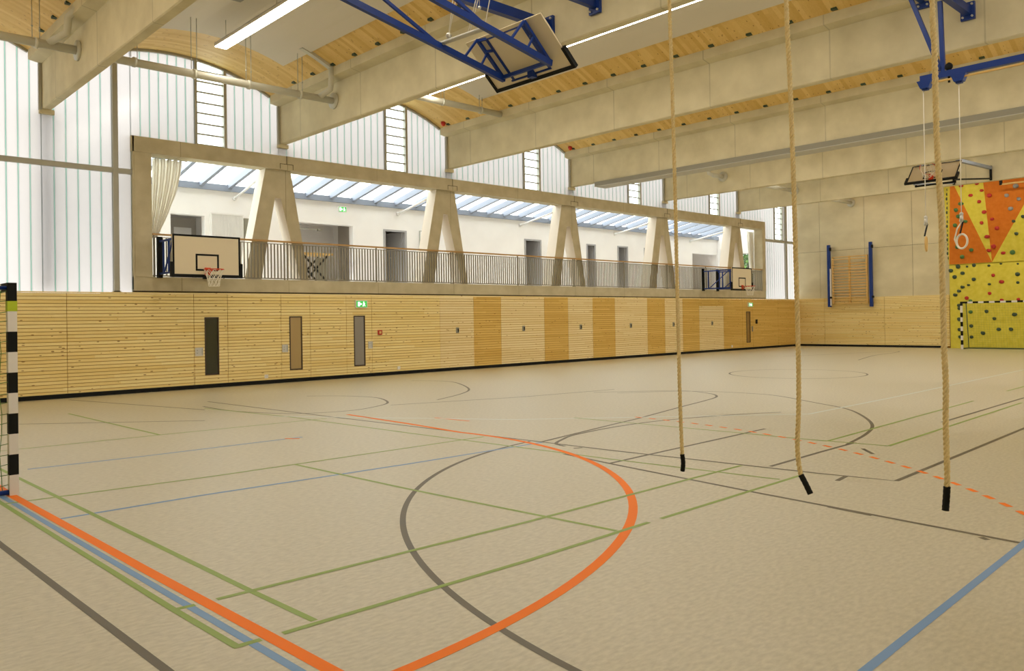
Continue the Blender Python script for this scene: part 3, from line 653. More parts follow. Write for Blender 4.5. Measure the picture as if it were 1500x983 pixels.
# railing in six lengths
RL = ['left of the nearest A-shaped support', 'between the nearest and second A-shaped supports', 'between the second and third A-shaped supports', 'between the third and fourth A-shaped supports', 'between the fourth and last A-shaped supports', 'right of the last A-shaped support']
ex = [7.07] + [x+.15 for x in BX[1:]] + [36.01]
for i in range(6):
    a, b = ex[i]+.005, ex[i+1]-.005; y = WY+.05
    t = Thing('railing', ((a+b)/2, y, 2.81), 'barred railing with wooden handrail ' + RL[i], 'railing', 'railing lengths along the gallery')
    mb = MB(); mb.box(a, y-.03, 3.84, b, y+.03, 3.885); t.part('handrail', mb, M['handrail'])
    mb = MB(); mb.box(a, y-.006, 2.83, b, y+.006, 2.86); t.part('bottom_rail', mb, M['rail_bar'])
    mb = MB(); mb.box(a, y-.006, 3.78, b, y+.006, 3.80)
    for x in (a+.02, (a+b)/2, b-.06): mb.box(x, y-.02, 2.81, x+.03, y+.02, 3.84)
    t.part('posts', mb, M['rail_bar'])
    n = int((b-a)/.0945)
    for k in range(n):
        x = a+(b-a)*(k+.5)/n; mb = MB(); mb.box(x-.014, y-.014, 2.86, x+.014, y+.014, 3.78); t.part('bar', mb, M['rail_bar'])

# ---------------------------------------------------------------- basketball
def hoop_parts(t, O, ux, uz, nn, rim_h, net_dir, R=.225):
    """rim and net fixed to a board: O = bottom middle of the board face, ux along the board, uz up the board, nn out of the face"""
    O, ux, uz, nn = map(Vector, (O, ux, uz, nn)); c = O + uz*rim_h + nn*(R+.15)
    mb = MB(); mb.path([c + (ux*math.cos(a)+nn*math.sin(a))*R for a in [2*PI*k/28 for k in range(28)]], .011, 6, closed=True)
    b = O + uz*rim_h
    mb.bar(b, c - nn*R, .12, .02, up=uz); mb.bar(b-uz*.12, c-nn*(R-.03)-uz*.01, .1, .015, up=uz); mb.bar(b-uz*.14+nn*.01, b+uz*.06+nn*.01, .14, .03, up=nn)
    t.part('rim', mb, M['rim_red'])
    nd = Vector(net_dir); mb = MB(); side = []
    g = nd - nn*0
    for lv, (r, h) in enumerate(((R, 0), (R*.86, .1), (R*.7, .2), (R*.6, .3), (R*.56, .4))):
        side.append([c + g*h + (ux*math.cos(a)+nn*math.sin(a))*r for a in [2*PI*(k+.5*(lv % 2))/10 for k in range(10)]])
    for l in range(4):
        for k in range(10):
            a = side[l][k]
            for q in ((k, (k-1) % 10) if l % 2 == 0 else (k, (k+1) % 10)): mb.tube(a, side[l+1][q], .006, 4)
    mb.path(side[4], .006, 4, closed=True); t.part('net', mb, M['net_white'])
def board_parts(t, O, ux, uz, nn, W, Hh, target=True, pad_h=.33):
    O, ux, uz, nn = map(Vector, (O, ux, uz, nn))
    def slab(mb, u0, v0, u1, v1, d0, d1):
        P = [O+ux*u+uz*v+nn*d for d in (d0, d1) for u, v in ((u0,v0), (u1,v0), (u1,v1), (u0,v1))]
        mb.add(P, [(0,3,2,1), (4,5,6,7), (0,1,5,4), (1,2,6,5), (2,3,7,6), (3,0,4,7)])
    mb = MB(); slab(mb, -W/2, 0, W/2, Hh, -.03, 0); bd = t.part('backboard', mb, M['board'])
    mb = MB(); e = .045
    slab(mb, -W/2, Hh-e, W/2, Hh, 0, .004); slab(mb, -W/2, 0, -W/2+e, Hh-e, 0, .004); slab(mb, W/2-e, 0, W/2, Hh-e, 0, .004); slab(mb, -W/2+e, 0, W/2-e, e, 0, .004); t.sub(bd, 'border_line', mb, M['black'])
    if target:
        mb = MB(); w, z0, z1 = .285, .13, .54
        slab(mb, -w, z1-.045, w, z1, 0, .004); slab(mb, -w, z0, w, z0+.045, 0, .004); slab(mb, -w, z0+.045, -w+.045, z1-.045, 0, .004); slab(mb, w-.045, z0+.045, w, z1-.045, 0, .004)
        t.sub(bd, 'target_square', mb, M['black'])
    mb = MB(); p = .05
    slab(mb, -W/2-p, -p*.6, W/2+p, .03, -.05, .025); slab(mb, -W/2-p, .03, -W/2+.01, pad_h, -.05, .025); slab(mb, W/2-.01, .03, W/2+p, pad_h, -.05, .025); t.part('edge_padding', mb, M['black'])
def wall_hoop(x0, x1, y, z0, z1, mounts, lab):
    W, c = x1-x0, (x0+x1)/2
    t = Thing('basketball_hoop', (c, WY, z0), lab, 'basketball hoop', 'basketball hoops on swing-out frames along the long wall')
    board_parts(t, (c, y, z0), (1,0,0), (0,0,1), (0,-1,0), W, z1-z0)
    hoop_parts(t, (c, y, z0), (1,0,0), (0,0,1), (0,-1,0), .15, (0,0,-1))
    za, zb = z0+.10, z1-.10
    for mx in mounts:
        mb = MB(); mb.box(mx-.06, WY-.06, za-.1, mx+.06, WY+.02, zb+.12); t.part('wall_mount', mb, M['black'])
        mb = MB(); yb = y+.05
        for z in (za, zb): mb.bar((mx, WY-.05, z), (mx, yb, z), .045, .045)
        for yy in (WY-.28, (WY+yb)/2-.1, yb+.12, yb+.02): mb.bar((mx, yy, za), (mx, yy, zb), .04, .04)
        mb.bar((mx, WY-.32, za), (mx, yb+.15, zb), .03, .03)
        t.part('swing_frame', mb, M['blue_steel'])
    mb = MB()
    for z in (za, zb): mb.bar((mounts[0], y+.06, z), (mounts[1], y+.06, z), .045, .045)
    t.part('cross_bar', mb, M['blue_steel'])
wall_hoop(7.13, 8.79, 19.25, 2.79, 3.78, (7.22, 8.35), 'cream backboard with orange rim on the long wall at the near end of the gallery')
wall_hoop(30.68, 32.3, 18.8, 2.75, 3.72, (30.8, 31.95), 'cream backboard on long blue swing frame at the far end of the gallery')

# folded ceiling hoop, near
U, V = Vector((0,1,0)), Vector((-.742,0,.670)).normalized(); NN = Vector((.670,0,.742)).normalized()
Bm = Vector((9.63, 9.61, 5.72))
t = Thing('basketball_hoop', (9.2, 9.6, 6.0), 'ceiling-hung backboard folded up on blue arms, seen from behind overhead', 'basketball hoop')
board_parts(t, Bm, U, V, NN, 1.8, 1.0, pad_h=.36)
hoop_parts(t, Bm, U, V, NN, .15, -V*.3+NN*0+Vector((0,0,-.3)))
off = -NN*.07
bl = M['blue_steel']
for y, s in ((9.03, 1), (10.15, -1)):
    mb = MB(); mb.bar((4.92, y, 6.62), (9.42, y, 5.78), .075, .10); arm = t.part('lower_arm', mb, bl)
    mb = MB(); mb.box(4.90, y-.1, 6.56, 4.96, y+.1, 6.74); t.sub(arm, 'beam_bracket', mb, bl)
    mb = MB(); mb.bar((4.92, y, 7.45), (8.0, y, 6.06), .04, .05); t.part('diagonal_brace', mb, bl)
    mb = MB(); mb.bar((8.82, y, 6.33), (9.40, y, 5.80), .05, .05); mb.bar((8.82, y, 6.33), (8.53, y, 5.97), .035, .035); mb.bar((8.90, y, 5.92), (9.02, y, 6.12), .03, .03); t.part('knee_frame', mb, bl)
    yb = y + .13*s
    mb = MB(); p0 = Vector((8.93, yb, 6.36))+off*.4; p1 = Vector((9.58, yb, 5.78))+off*.4; mb.bar(p0, p1, .05, .05); mb.bar(p0+Vector((0,0,-.01)), (8.84, y, 6.31), .04, .04); mb.bar(p0*.72+p1*.28, Vector((8.99, y, 6.16)), .04, .04); t.part('board_rail', mb, bl)
mb = MB(); mb.bar((9.38, 9.03, 5.80), (9.38, 10.15, 5.80), .05, .06); t.part('pivot_bar', mb, bl)
mb = MB(); mb.bar((9.55, 9.14, 5.77), (9.55, 10.08, 5.77), .045, .05); t.part('board_cross_rail', mb, bl)
mb = MB(); mb.bar((8.93, 9.14, 6.33), (8.93, 10.08, 6.33), .04, .04); t.part('board_cross_rail', mb, bl)
mb = MB(); mb.box(9.46, 9.5, 5.69, 9.57, 9.62, 5.84); t.part('clamp', mb, bl)
mb = MB(); mb.tube((8.08, 9.03, 6.06), (8.06, 10.2, 6.10), .035, 10); sp = t.part('spreader_bar', mb, M['grey_light'])
mb = MB()
for y, yt, xt in ((10.0, 9.9, 8.3), (10.0, 9.75, 8.35), (9.5, 9.45, 8.6), (9.45, 9.3, 8.55), (9.1, 9.2, 8.6)):
    mb.tube((8.07, y, 6.12), (xt, yt, 7.9), .008, 5)
t.part('pull_cords', mb, M['net_white'])
mb = MB(); mb.ball((8.07, 9.98, 6.18), .05, n=8); mb.ball((8.4, 9.6, 6.6), .03, n=8); mb.tube((8.4, 9.6, 6.6), (8.4, 9.6, 7.9), .006, 5); t.part('pulley', mb, M['plate'])
# folded ceiling hoop, far
U2, V2 = Vector((0,1,0)), Vector((.70,0,.714)).normalized(); N2 = Vector((-.714,0,.70)).normalized()
Bm2 = Vector((29.5, 10.29, 6.18))
t = Thing('basketball_hoop', (30, 10.29, 6.3), 'far ceiling-hung backboard folded up in front of the end wall', 'basketball hoop')
board_parts(t, Bm2, U2, V2, N2, 1.62, .93, pad_h=.28)
hoop_parts(t, Bm2, U2, V2, N2, .15, -V2*.4+Vector((0,0,-.3)), R=.26)
for y in (9.65, 10.93):
    mb = MB(); mb.bar((30.2, y, 6.88), (33.78, y, 7.02), .11, .11); t.part('upper_arm', mb, M['rafter'])
    mb = MB(); mb.bar((29.8, y, 6.16), (33.78, y, 6.62), .055, .055); t.part('lower_arm', mb, M['rafter'] if y > 10 else M['black'])
    mb = MB(); mb.bar((33.79, y, 6.56), (33.79, y, 7.1), .07, .08, up=(1,0,0)); t.part('hinge_post', mb, M['black'])
    mb = MB(); mb.bar((29.97, y, 6.07), (29.97, y, 6.55), .045, .045); t.part('strut', mb, M['black'])
mb = MB(); mb.bar((29.88, 9.65, 6.09), (29.88, 10.93, 6.09), .055, .055); t.part('cross_bar', mb, M['black'])
# blue carrier tubes between beams
def carrier(x0, x1, y, z, lab, sz=(.12,.18)):
    t = Thing('carrier_tube', ((x0+x1)/2, y, z), lab, 'steel tube', 'blue carrier tubes between the roof beams')
    mb = MB(); mb.bar((x0+.05, y, z), (x1-.06, y, z), sz[0], sz[1]); t.part('tube', mb, bl)
    for x, s in ((x0, 1), (x1, -1)):
        mb = MB(); mb.box(min(x, x+.06*s), y-.12, z-.16, max(x, x+.06*s), y+.12, z+.16); b = t.part('end_bracket', mb, bl)
        mb = MB()
        for dy in (-.08, .08):
            for dz in (-.11, .11): mb.tube((x+.055*s, y+dy, z+dz), (x+.09*s, y+dy, z+dz), .02, 8)
        t.sub(b, 'bolts', mb, M['plate'])
carrier(4.9, 10.48, 8.95, 6.98, 'blue steel tube ending in a bracket above and right of the folded backboard', (.1,.14))
carrier(4.9, 10.48, 10.05, 6.92, 'blue steel tube passing behind the top of the folded backboard', (.12,.17))
carrier(10.68, 16.34, 4.98, 7.18, 'blue steel tube with bracket right of the rightmost rope', (.12,.15))
carrier(10.68, 16.34, 5.75, 7.62, 'blue steel tube at the top edge, carrying the ring rail struts', (.1,.12))
# ring rail and rings
t = Thing('ring_rail', (15.4, 4.0, 5.85), 'blue horizontal rail hung from struts, carrying the gymnastic rings', 'rail')
mb = MB(); mb.bar((15.4, 5.5, 5.86), (15.4, -1.6, 5.86), .1, .11); t.part('rail', mb, bl)
mb = MB(); mb.tube((15.36, 5.3, 5.75), (15.36, -1.6, 5.75), .018, 8); t.part('pull_tube', mb, M['bench_wood'])
mb = MB(); mb.bar((15.4, 5.12, 5.92), (15.4, 5.15, 7.18), .07, .07); t.part('strut', mb, bl)
mb = MB(); mb.bar((15.4, 5.16, 5.95), (15.4, 5.72, 7.6), .07, .07); t.part('strut', mb, bl)
mb = MB(); mb.ball((15.38, 5.02, 5.98), .07, n=10, sc=(.6,1,1)); mb.tube((15.38, 5.02, 5.7), (15.38, 5.02, 6.05), .02); t.part('pulley', mb, M['black'])
for y in (5.42, 4.86, 2.3, 1.75):
    if y < 3: continue
    mb = MB(); mb.prism([(y-.13, 5.82), (y+.13, 5.82), (y+.07, 5.68), (y-.07, 5.68)], 'x', 15.33, 15.47); mb.box(15.36, y-.05, 5.65, 15.44, y+.05, 5.68); t.part('pulley_block', mb, bl)
for y, xx, rot, lab in ((5.46, 15.4, .25, 'left gymnastic ring, edge-on, half behind the rightmost rope'), (4.87, 15.4, 1.1, 'right gymnastic ring, seen open in front of the orange climbing panel')):
    g = Thing('gym_ring', (xx, y, 2.8), lab, 'gym ring', 'gymnastic rings on cables')
    mb = MB(); mb.tube((xx, y, 3.28), (xx, y, 5.66), .008, 6); g.part('cable', mb, M['net_white'])
    mb = MB(); mb.tube((xx, y, 3.22), (xx, y, 3.34), .03, 8); mb.ball((xx, y, 3.36), .035, n=8); mb.ball((xx, y+.01, 3.24), .03, n=8); g.part('snap_hook', mb, M['plate'])
    mb = MB(); d = Vector((math.cos(rot), math.sin(rot), 0))
    mb.bar((xx+.02, y-.02, 3.24), (xx-.02, y+.02, 3.02), .04, .012); g.part('strap', mb, M['black'])
    mb = MB(); c = Vector((xx, y, 2.88)); mb.path([c + d*math.cos(a)*.115 + Vector((0,0,1))*math.sin(a)*.125 for a in [2*PI*k/32 for k in range(32)]], .018, 8, closed=True); g.part('ring', mb, M['bench_wood'] if y > 5 else M['net_white'])
    mb = MB(); q = Vector((-math.sin(rot), math.cos(rot), 0)); mb.path([(xx, y, 3.22), Vector((xx, y, 3.1))+d*.07+q*.03, Vector((xx, y, 2.93))+d*.16, Vector((xx, y, 2.84))+d*.12], .012, 6); g.part('loop_strap', mb, M['net_white'])

# ---------------------------------------------------------------- climbing ropes
def helix_rope(t, pts, r, pitch, ns=3):
    P = smooth3(pts, .012); mb = MB(); L = 0; ph = []
    for i, p in enumerate(P):
        if i: L += (P[i]-P[i-1]).length
        ph.append(2*PI*L/pitch)
    for s in range(ns):
        c = []
        for i, p in enumerate(P):
            a = ph[i] + 2*PI*s/ns
            c.append(p + Vector((math.cos(a), -math.sin(a), 0)) * r*.54)
        mb.path(c, r*.5, 7)
    return mb
def smooth3(pts, step):
    P = [Vector(p) for p in pts]; out = []
    for i in range(len(P)-1):
        a, b, c, d = P[max(i-1,0)], P[i], P[i+1], P[min(i+2, len(P)-1)]
        k = max(2, int((c-b).length/step))
        for j in range(k):
            u = j/k; out.append(.5*(2*b + (c-a)*u + (2*a-5*b+4*c-d)*u*u + (3*b-a-3*c+d)*u**3))
    out.append(P[-1]); return out
ROPES = [
 ([(3.985,7.3),(3.985,5.5),(3.98,4.3),(3.97,3.73),(3.962,3.15),(3.955,2.58),(3.952,2.01),(3.947,1.44),(3.945,1.1),(3.938,.76),(3.93,.5)], [(3.93,.5),(3.922,.43),(3.93,.36)], .0165, 'leftmost of three hanging climbing ropes, short black end hanging straight'),
 ([(2.95,7.3),(2.95,5.2),(2.935,3.99),(2.92,3.48),(2.908,2.97),(2.90,2.46),(2.896,2.05),(2.893,1.7),(2.89,1.25),(2.896,.95),(2.91,.69),(2.902,.54),(2.887,.465)], [(2.887,.465),(2.855,.41),(2.815,.335)], .0185, 'middle hanging climbing rope, black end bent aside'),
 ([(1.925,7.3),(1.925,5),(1.92,3.68),(1.912,3.37),(1.908,2.79),(1.897,2.43),(1.888,2.17),(1.892,2.06),(1.89,1.72),(1.888,1.4),(1.883,1.19),(1.888,.92),(1.885,.62),(1.888,.52)], [(1.888,.52),(1.893,.45),(1.90,.365)], .0195, 'rightmost hanging climbing rope, in front of the climbing wall'),
]
for pts, end, r, lab in ROPES:
    t = Thing('climbing_rope', (5.6, end[-1][0], end[-1][1]), lab, 'rope', 'climbing ropes')
    t.part('rope', helix_rope(t, [(5.6, y, z) for y, z in pts], r, .098), M['rope'])
    E_ = smooth3([(5.6, y, z) for y, z in end], .01); mb = MB(); mb.path(E_, [r*1.12*(1+.05*math.sin(i*2.2)) for i in range(len(E_))], 12); t.part('end_sleeve', mb, M['black'])
    mb = MB(); mb.box(5.52, pts[0][0]-.06, 7.28, 5.68, pts[0][0]+.06, 7.42); t.part('top_trolley', mb, M['blue_steel'])
t = Thing('rope_rail', (5.6, 2.5, 7.45), 'overhead steel rail from which the climbing ropes hang', 'rail')
mb = MB(); mb.box(5.55, -1.5, 7.42, 5.65, 6.0, 7.52); t.part('rail', mb, M['blue_steel'])
for y in (-1, 2.4, 5.6):
    mb = MB(); mb.tube((5.6, y, 7.52), (5.6, y, vault(1, 5.6)), .025); t.part('hanger', mb, M['blue_steel'])

# ---------------------------------------------------------------- handball goals
def goal(x, y0, y1, s, lab, dp=1.0):
    """front plane at x, posts at y0 and y1; s = direction of the net (+1 / -1 along x)"""
    t = Thing('handball_goal', (x, (y0+y1)/2, 0), lab, 'goal', 'handball goals')
    w = .08; WB = [M['white'], M['black'], M['lime']]
    for y, sg in ((y0, -1), (y1, 1)):
        mb = MB(); a, b = (y-w, y) if sg < 0 else (y, y+w)
        for k in range(11):
            z0, z1 = k*.2, (k+1)*.2
            if k == 9: z0, z1 = 1.8, 1.9
            if k == 10: z0, z1 = 1.9, 2.08
            mb.box(x-w/2, a, z0, x+w/2, b, z1, k % 2 if k < 9 else k-9)
        if False: pass
        p = t.part('post', mb, WB)
        if s < 0 and sg < 0:
            q = MB(); q.box(x-w/2-.002, a-.002, 1.80, x+w/2+.002, b+.002, 1.90); t.sub(p, 'inspection_sticker', q, M['lime'])
    mb = MB(); n = 15; L = (y1-y0)
    for k in range(n): mb.box(x-w/2, y0+L*k/n, 2.0, x+w/2, y0+L*(k+1)/n, 2.08, 1 if k % 2 == 0 else 0)
    t.part('crossbar', mb, WB)
    for y in (y0-.04, y1+.04):
        mb = MB(); r = .018
        mb.path([(x+s*.04, y, 2.03), (x+s*.5, y, 2.03), (x+s*.62, y, 1.98)], r, 8); mb.path([(x+s*.6, y, 1.99), (x+s*dp, y, .04)], r, 8); mb.path([(x+s*dp, y, .03), (x+s*.03, y, .03)], .025, 8)
        t.part('net_bracket', mb, M['blue_steel'] if s < 0 else M['hold_dark'])
    mb = MB(); mb.tube((x+s*dp, y0-.04, .03), (x+s*dp, y1+.04, .03), .025); t.part('ground_bar', mb, M['blue_steel'] if s < 0 else M['hold_dark'])
    mb = MB(); r = .004 if s < 0 else .0016
    def bx(z): return x+s*(.6 + (dp-.6)*(1-z/2.0))-s*.03
    ny = 30; nz = 20
    sag = lambda u, v: -.06*math.sin(PI*u)*math.sin(PI*v)
    for j in range(ny+1):
        y = y0+L*j/ny; mb.path([(bx(2.0*k/nz), y+.012*math.sin(j*1.7+k), max(.01, 2.0*k/nz+sag(j/ny, k/nz))) for k in range(nz+1)] + [(x+s*.05, y, 2.02)], r, 3, cap=False)
    for k in range(nz+1): mb.path([(bx(2.0*k/nz)+.01*math.sin(j+k*2.1), y0+L*j/ny, max(.01, 2.0*k/nz+sag(j/ny, k/nz))) for j in range(ny+1)], r, 3, cap=False)
    for y in (y0-.03, y1+.03):
        for k in range(nz+1):
            z = 2.0*k/nz; n = 6; mb.path([(x+s*.04+(bx(z)-x-s*.04)*i/n, y+.015*math.sin(i*1.3+k), max(.01, z-.03*math.sin(PI*i/n)+.008*math.sin(k*3+i))) for i in range(n+1)], r, 3, cap=False)
        for i in range(1, 10):
            xx = x+s*.1*i; zt_ = 2.0 if i < 6 else 2.0*(dp-.1*i)/(dp-.6)
            mb.path([(xx+.012*math.sin(q*1.9+i), y+.01*math.sin(q+i), max(.01, zt_*q/10)) for q in range(11)], r, 3, cap=False)
    t.part('net', mb, M['net_green'])
goal(1.82, 9.17, 12.17, -1, 'black and white handball goal post with green net at the left edge')
goal(38.35, 9.0, 12.16, 1, 'far handball goal in front of the yellow climbing wall', .85)

# ---------------------------------------------------------------- end wall equipment
t = Thing('wall_bars', (EX-.15, 17.5, 2.0), 'wooden wall bars between two blue posts on the concrete end wall', 'wall bars')
X0 = EX-.18
for y, z0, z1 in ((18.62, 1.98, 5.1), (16.53, 1.96, 5.1)):
    mb = MB(); mb.box(X0-.06, y-.07, z0, X0+.06, y+.07, z1); mb.box(X0-.02, y-.05, z0+.1, EX, y+.05, z0+.2); mb.box(X0-.02, y-.05, z1-.25, EX, y+.05, z1-.12)
    p = t.part('upright_post', mb, bl)
    mb = MB(); mb.box(X0-.1, y-.13, z1-.3, X0, y-.06, z1-.15); mb.box(X0-.1, y-.14, z0+.42, X0, y-.06, z0+.52); t.sub(p, 'clamp', mb, M['black'])
mb = MB(); mb.box(X0-.08, 18.49, 2.05, X0-.02, 18.55, 3.9); t.part('guide_strip', mb, M['white'])
for y in (18.42, 17.58, 16.72):
    mb = MB(); mb.box(X0-.05, y-.035, 2.12, X0+.05, y+.035, 4.5); t.part('side_rail', mb, M['bench_wood'])
zz = [2.16, 2.30, 2.44, 2.58, 2.72, 2.86, 3.0, 3.14, 3.28, 3.42, 3.56, 3.70, 3.84, 3.98, 4.12, 4.34, 4.46]
for z in zz:
    mb = MB(); mb.tube((X0-.06, 16.72, z), (X0-.06, 18.42, z), .024, 8); t.part('bar', mb, M['bench_wood'])

# climbing wall: lower flat field, upper leaning field of orange and yellow triangles
def cw(y, z, X):
    s = X/EX; return (X, y*s, 1.65+(z-1.65)*s)
XL = EX-.22
t = Thing('climbing_wall', (XL, 10, 0), 'tall climbing wall of yellow and orange panels at the far end', 'climbing wall')
mb = MB(); yl = cw(13.07, 0, XL)[1]; mb.box(XL, 4.0, 0, EX, yl, 3.76); low = t.part('lower_panel', mb, M['climb_yellow'], 'plain yellow lower panel')
def lean(z): return XL - .02 - max(0, z-3.76)*.10
def tri(poly, m, lab):
    vs = []
    for y, z in poly:
        X = lean(z); s = X/EX; vs.append((X, y*s, 1.65+(z-1.65)*s))
    n = len(vs); back = [(v[0]+.05, v[1], v[2]) for v in vs]
    mb = MB(); mb.add(vs+back, [tuple(range(n)), tuple(range(n, 2*n))[::-1]] + [(i, n+i, n+(i+1) % n, (i+1) % n) for i in range(n)])
    t.part('panel', mb, M[m], lab)
ap = (11.33, 3.80)
TOP = 7.40
tri([(13.07, 3.80), (12.98, TOP), (12.82, TOP), ap], 'climb_orange', 'orange triangle at the left edge')
tri([(12.82, TOP), (11.62, TOP), ap], 'climb_yellow', 'yellow triangle between the two orange ones')
tri([(11.62, TOP), (9.4, TOP+.05), ap], 'climb_orange', 'wide orange triangle')
tri([(9.4, TOP+.05), (4.0, TOP+.1), (4.0, 3.80), ap], 'climb_yellow', 'yellow field at the right')
mb = MB(); a = lean(TOP); s = a/EX
mb.add([(EX, 13.25, 7.4), (a, 12.98*s, 1.65+5.75*s), (lean(3.8), 13.07*.994, 3.78), (EX, 13.09, 3.78)], [(0,1,2,3)]); bv = t.part('bevelled_edge', mb, M['climb_yellow'])
mb = MB(); mb.box(XL, 4.0, 3.74, EX, yl, 3.80); t.part('ledge', mb, M['climb_yellow'])
HD = [('red', 0, 11.868, 7.331), ('red', 0, 12.508, 7.316), ('red', 0, 11.679, 6.998), ('red', 0, 12.13, 6.837), ('red', 0, 11.381, 6.739), ('red', 0, 11.788, 6.517), ('red', 0, 11.597, 6.034), ('red', 0, 11.29, 5.689), ('red', 0, 11.705, 5.565), ('red', 0, 11.107, 5.275), ('red', 0, 11.495, 4.931), ('red', 0, 11.257, 4.484), ('red', 0, 11.44, 4.314), ('red', 0, 10.885, 4.171), ('grey', 0, 10.707, 6.657), ('grey', 0, 10.246, 6.451), ('grey', 0, 10.569, 6.068), ('grey', 0, 10.357, 7.021), ('green', 0, 12.741, 6.245), ('green', 0, 12.631, 5.951), ('green', 0, 12.794, 5.558), ('green', 0, 12.36, 5.691), ('green', 0, 12.535, 6.505), ('green', 0, 12.714, 4.563), ('green', 0, 12.146, 4.396), ('green', 0, 12.763, 5.02), ('green', 0, 12.521, 4.11), ('green', 0, 10.528, 4.176), ('dark', 0, 10.367, 4.967), ('dark', 0, 10.462, 5.515), ('dark', 0, 10.093, 5.675), ('dark', 0, 12.701, 3.685), ('dark', 0, 13.006, 3.513), ('dark', 0, 12.522, 3.374), ('dark', 0, 12.854, 3.221), ('dark', 0, 12.068, 3.077), ('dark', 0, 12.045, 3.709), ('dark', 0, 12.534, 2.748), ('dark', 0, 12.681, 2.572), ('dark', 0, 12.84, 2.402), ('dark', 0, 10.356, 3.219), ('dark', 0, 12.686, 1.926), ('dark', 0, 12.689, 1.782), ('dark', 0, 12.686, 1.298), ('dark', 0, 12.683, 0.828), ('dark', 0, 12.672, 0.502), ('dark', 0, 12.207, 0.995), ('dark', 0, 12.205, 0.504), ('dark', 0, 11.582, 1.637), ('dark', 0, 11.276, 1.315), ('dark', 0, 10.64, 0.844), ('dark', 0, 11.116, 0.845), ('dark', 0, 11.737, 0.673), ('dark', 0, 10.497, 1.486), ('green', 0, 12.215, 2.114), ('green', 0, 12.224, 1.623), ('red', 0, 11.291, 3.218), ('red', 0, 10.971, 2.917), ('red', 0, 11.447, 2.43), ('red', 0, 10.975, 2.117), ('red', 0, 12.371, 2.249), ('red', 0, 10.339, 2.124), ('dark', 1, 11.451, 2.834), ('dark', 1, 12.287, 2.832), ('dark', 1, 11.452, 3.655), ('dark', 1, 12.329, 3.663), ('dark', 1, 10.337, 3.667), ('dark', 1, 10.984, 3.706), ('dark', 1, 10.352, 2.86)]
HN = {'red': 'red', 'grey': 'grey', 'green': 'green', 'dark': 'dark'}
rr = random.Random(3)
for c, small, y, z in HD:
    X = (lean(z) if z > 3.79 else XL) ; s = X/EX; p = Vector((X, y*s, 1.65+(z-1.65)*s))
    r = (.05 if small else .085)*rr.uniform(.85, 1.2); mb = MB()
    mb.ball((p.x-.01, p.y, p.z), r, n=10, sc=(.55, rr.uniform(.9,1.25), rr.uniform(.75,1.05)))
    mb.ball((p.x-.02, p.y+r*.4, p.z+r*.3), r*.6, n=8, sc=(.7,1,1))
    t.part('climbing_hold', mb, M['hold_'+c])
# specks of holds along the narrow bevelled edge
for k in range(16):
    f = (k+.5)/16; z = 7.3-3.3*f; X = (EX + lean(z))/2; y = 13.12 - .06*(1-f) + .02*((k*7) % 3 - 1)
    mb = MB(); mb.ball((X-.03, y*.995, 1.65+(z-1.65)*.995), .06, n=8, sc=(.5,.8,1.3)); t.part('climbing_hold', mb, M['hold_dark'])
t = Thing('belay_bar', (38.7, 8, 7.0), 'pale tube with dark end bracket in front of the top of the climbing wall', 'tube')
mb = MB(); mb.tube((38.6, 10.66, 7.03), (38.6, 4.5, 7.03), .04); t.part('tube', mb, M['bench_wood'])
mb = MB(); mb.box(38.55, 10.6, 7.0, 38.65, 10.7, 7.62); mb.bar((38.6, 10.65, 7.5), (EX, 10.65, 7.5), .06, .06); t.part('end_bracket', mb, M['black'])

# ---------------------------------------------------------------- pipes, lamps, boxes under the roof
PY, PZ = 17.5, 7.12
def pipe(x0, x1, hang, i, lab, elbow=None, collar=True, z=PZ, rd=.085):
    t = Thing('drain_pipe', ((x0+x1)/2, PY, z), lab, 'pipe', 'grey steel drain pipes under the roof')
    mb = MB(); mb.tube((x0, PY, z-.02), (x1, PY, z), rd, 14); p = t.part('pipe', mb, M['galv'])
    if collar: mb = MB(); mb.tube((x1-.05, PY, z), (x1, PY, z), .2, 18); t.part('flange', mb, M['galv'])
    for x in hang:
        mb = MB(); mb.tube((x-.03, PY, z-.01), (x+.03, PY, z-.01), rd+.02, 14); c = t.part('pipe_clamp', mb, M['galv'])
        mb = MB()
        for d in (-.07, .07): mb.tube((x+d, PY+d*.3, z+.08), (x+d, PY+d*.3, vault(i, x+d)), .008, 5); mb.ball((x+d, PY+d*.3, z+.3), .02, n=6)
        t.sub(c, 'hanger_rods', mb, M['steel_grey'])
    if elbow: mb = MB(); mb.path(elbow, rd*.85, 10); t.part('branch_pipe', mb, M['galv'])
    return t
pipe(NX, BX[0], (1.2, 3.95), 0, 'grey drain pipe with flange at the far left, left of the first beam', [(4.15, PY, 7.14), (4.4, PY-.35, 7.32), (4.42, PY-.4, 7.62), (4.52, PY-.75, 7.72), (4.7, PY-1.1, 7.76)])
pipe(BX[0]+.2, BX[1], (5.75, 7.0, 8.25, 9.55), 1, 'long grey drain pipe crossing the bay above the barred window', [(10.05, PY, 7.14), (10.2, PY-.3, 7.3), (10.2, PY-.35, 7.6), (10.2, PY-.35, 7.84)])
t = pipe(BX[1]+.2, BX[2]-.1, (13.9, 15.3), 2, 'grey drain pipe beside the end of the second lamp row', None, False, 7.70)
pipe(31.4, BX[5], (), 5, 'short grey drain pipe with flange on the sixth beam', None, True, 7.16)
pipe(37.2, EX-.04, (), 6, 'short grey drain pipe reaching the end wall near the corner', None, True, 7.12)
pipe(27.3, BX[4], (), 4, 'grey drain pipe elbow with flange on the fifth beam, between two ropes', [(27.35, PY, 7.14), (27.2, PY+.1, 7.2), (27.15, PY+.15, 7.5)], True, 7.16)
t = Thing('cable_tray', (9.8, 17.1, 8), 'grey channel running up the timber vault from the second beam pipe', 'cable tray')
mb = MB(); P = [(10.2-.16*k, PY-.35, vault(1, 10.2-.16*k)-.04) for k in range(6)]
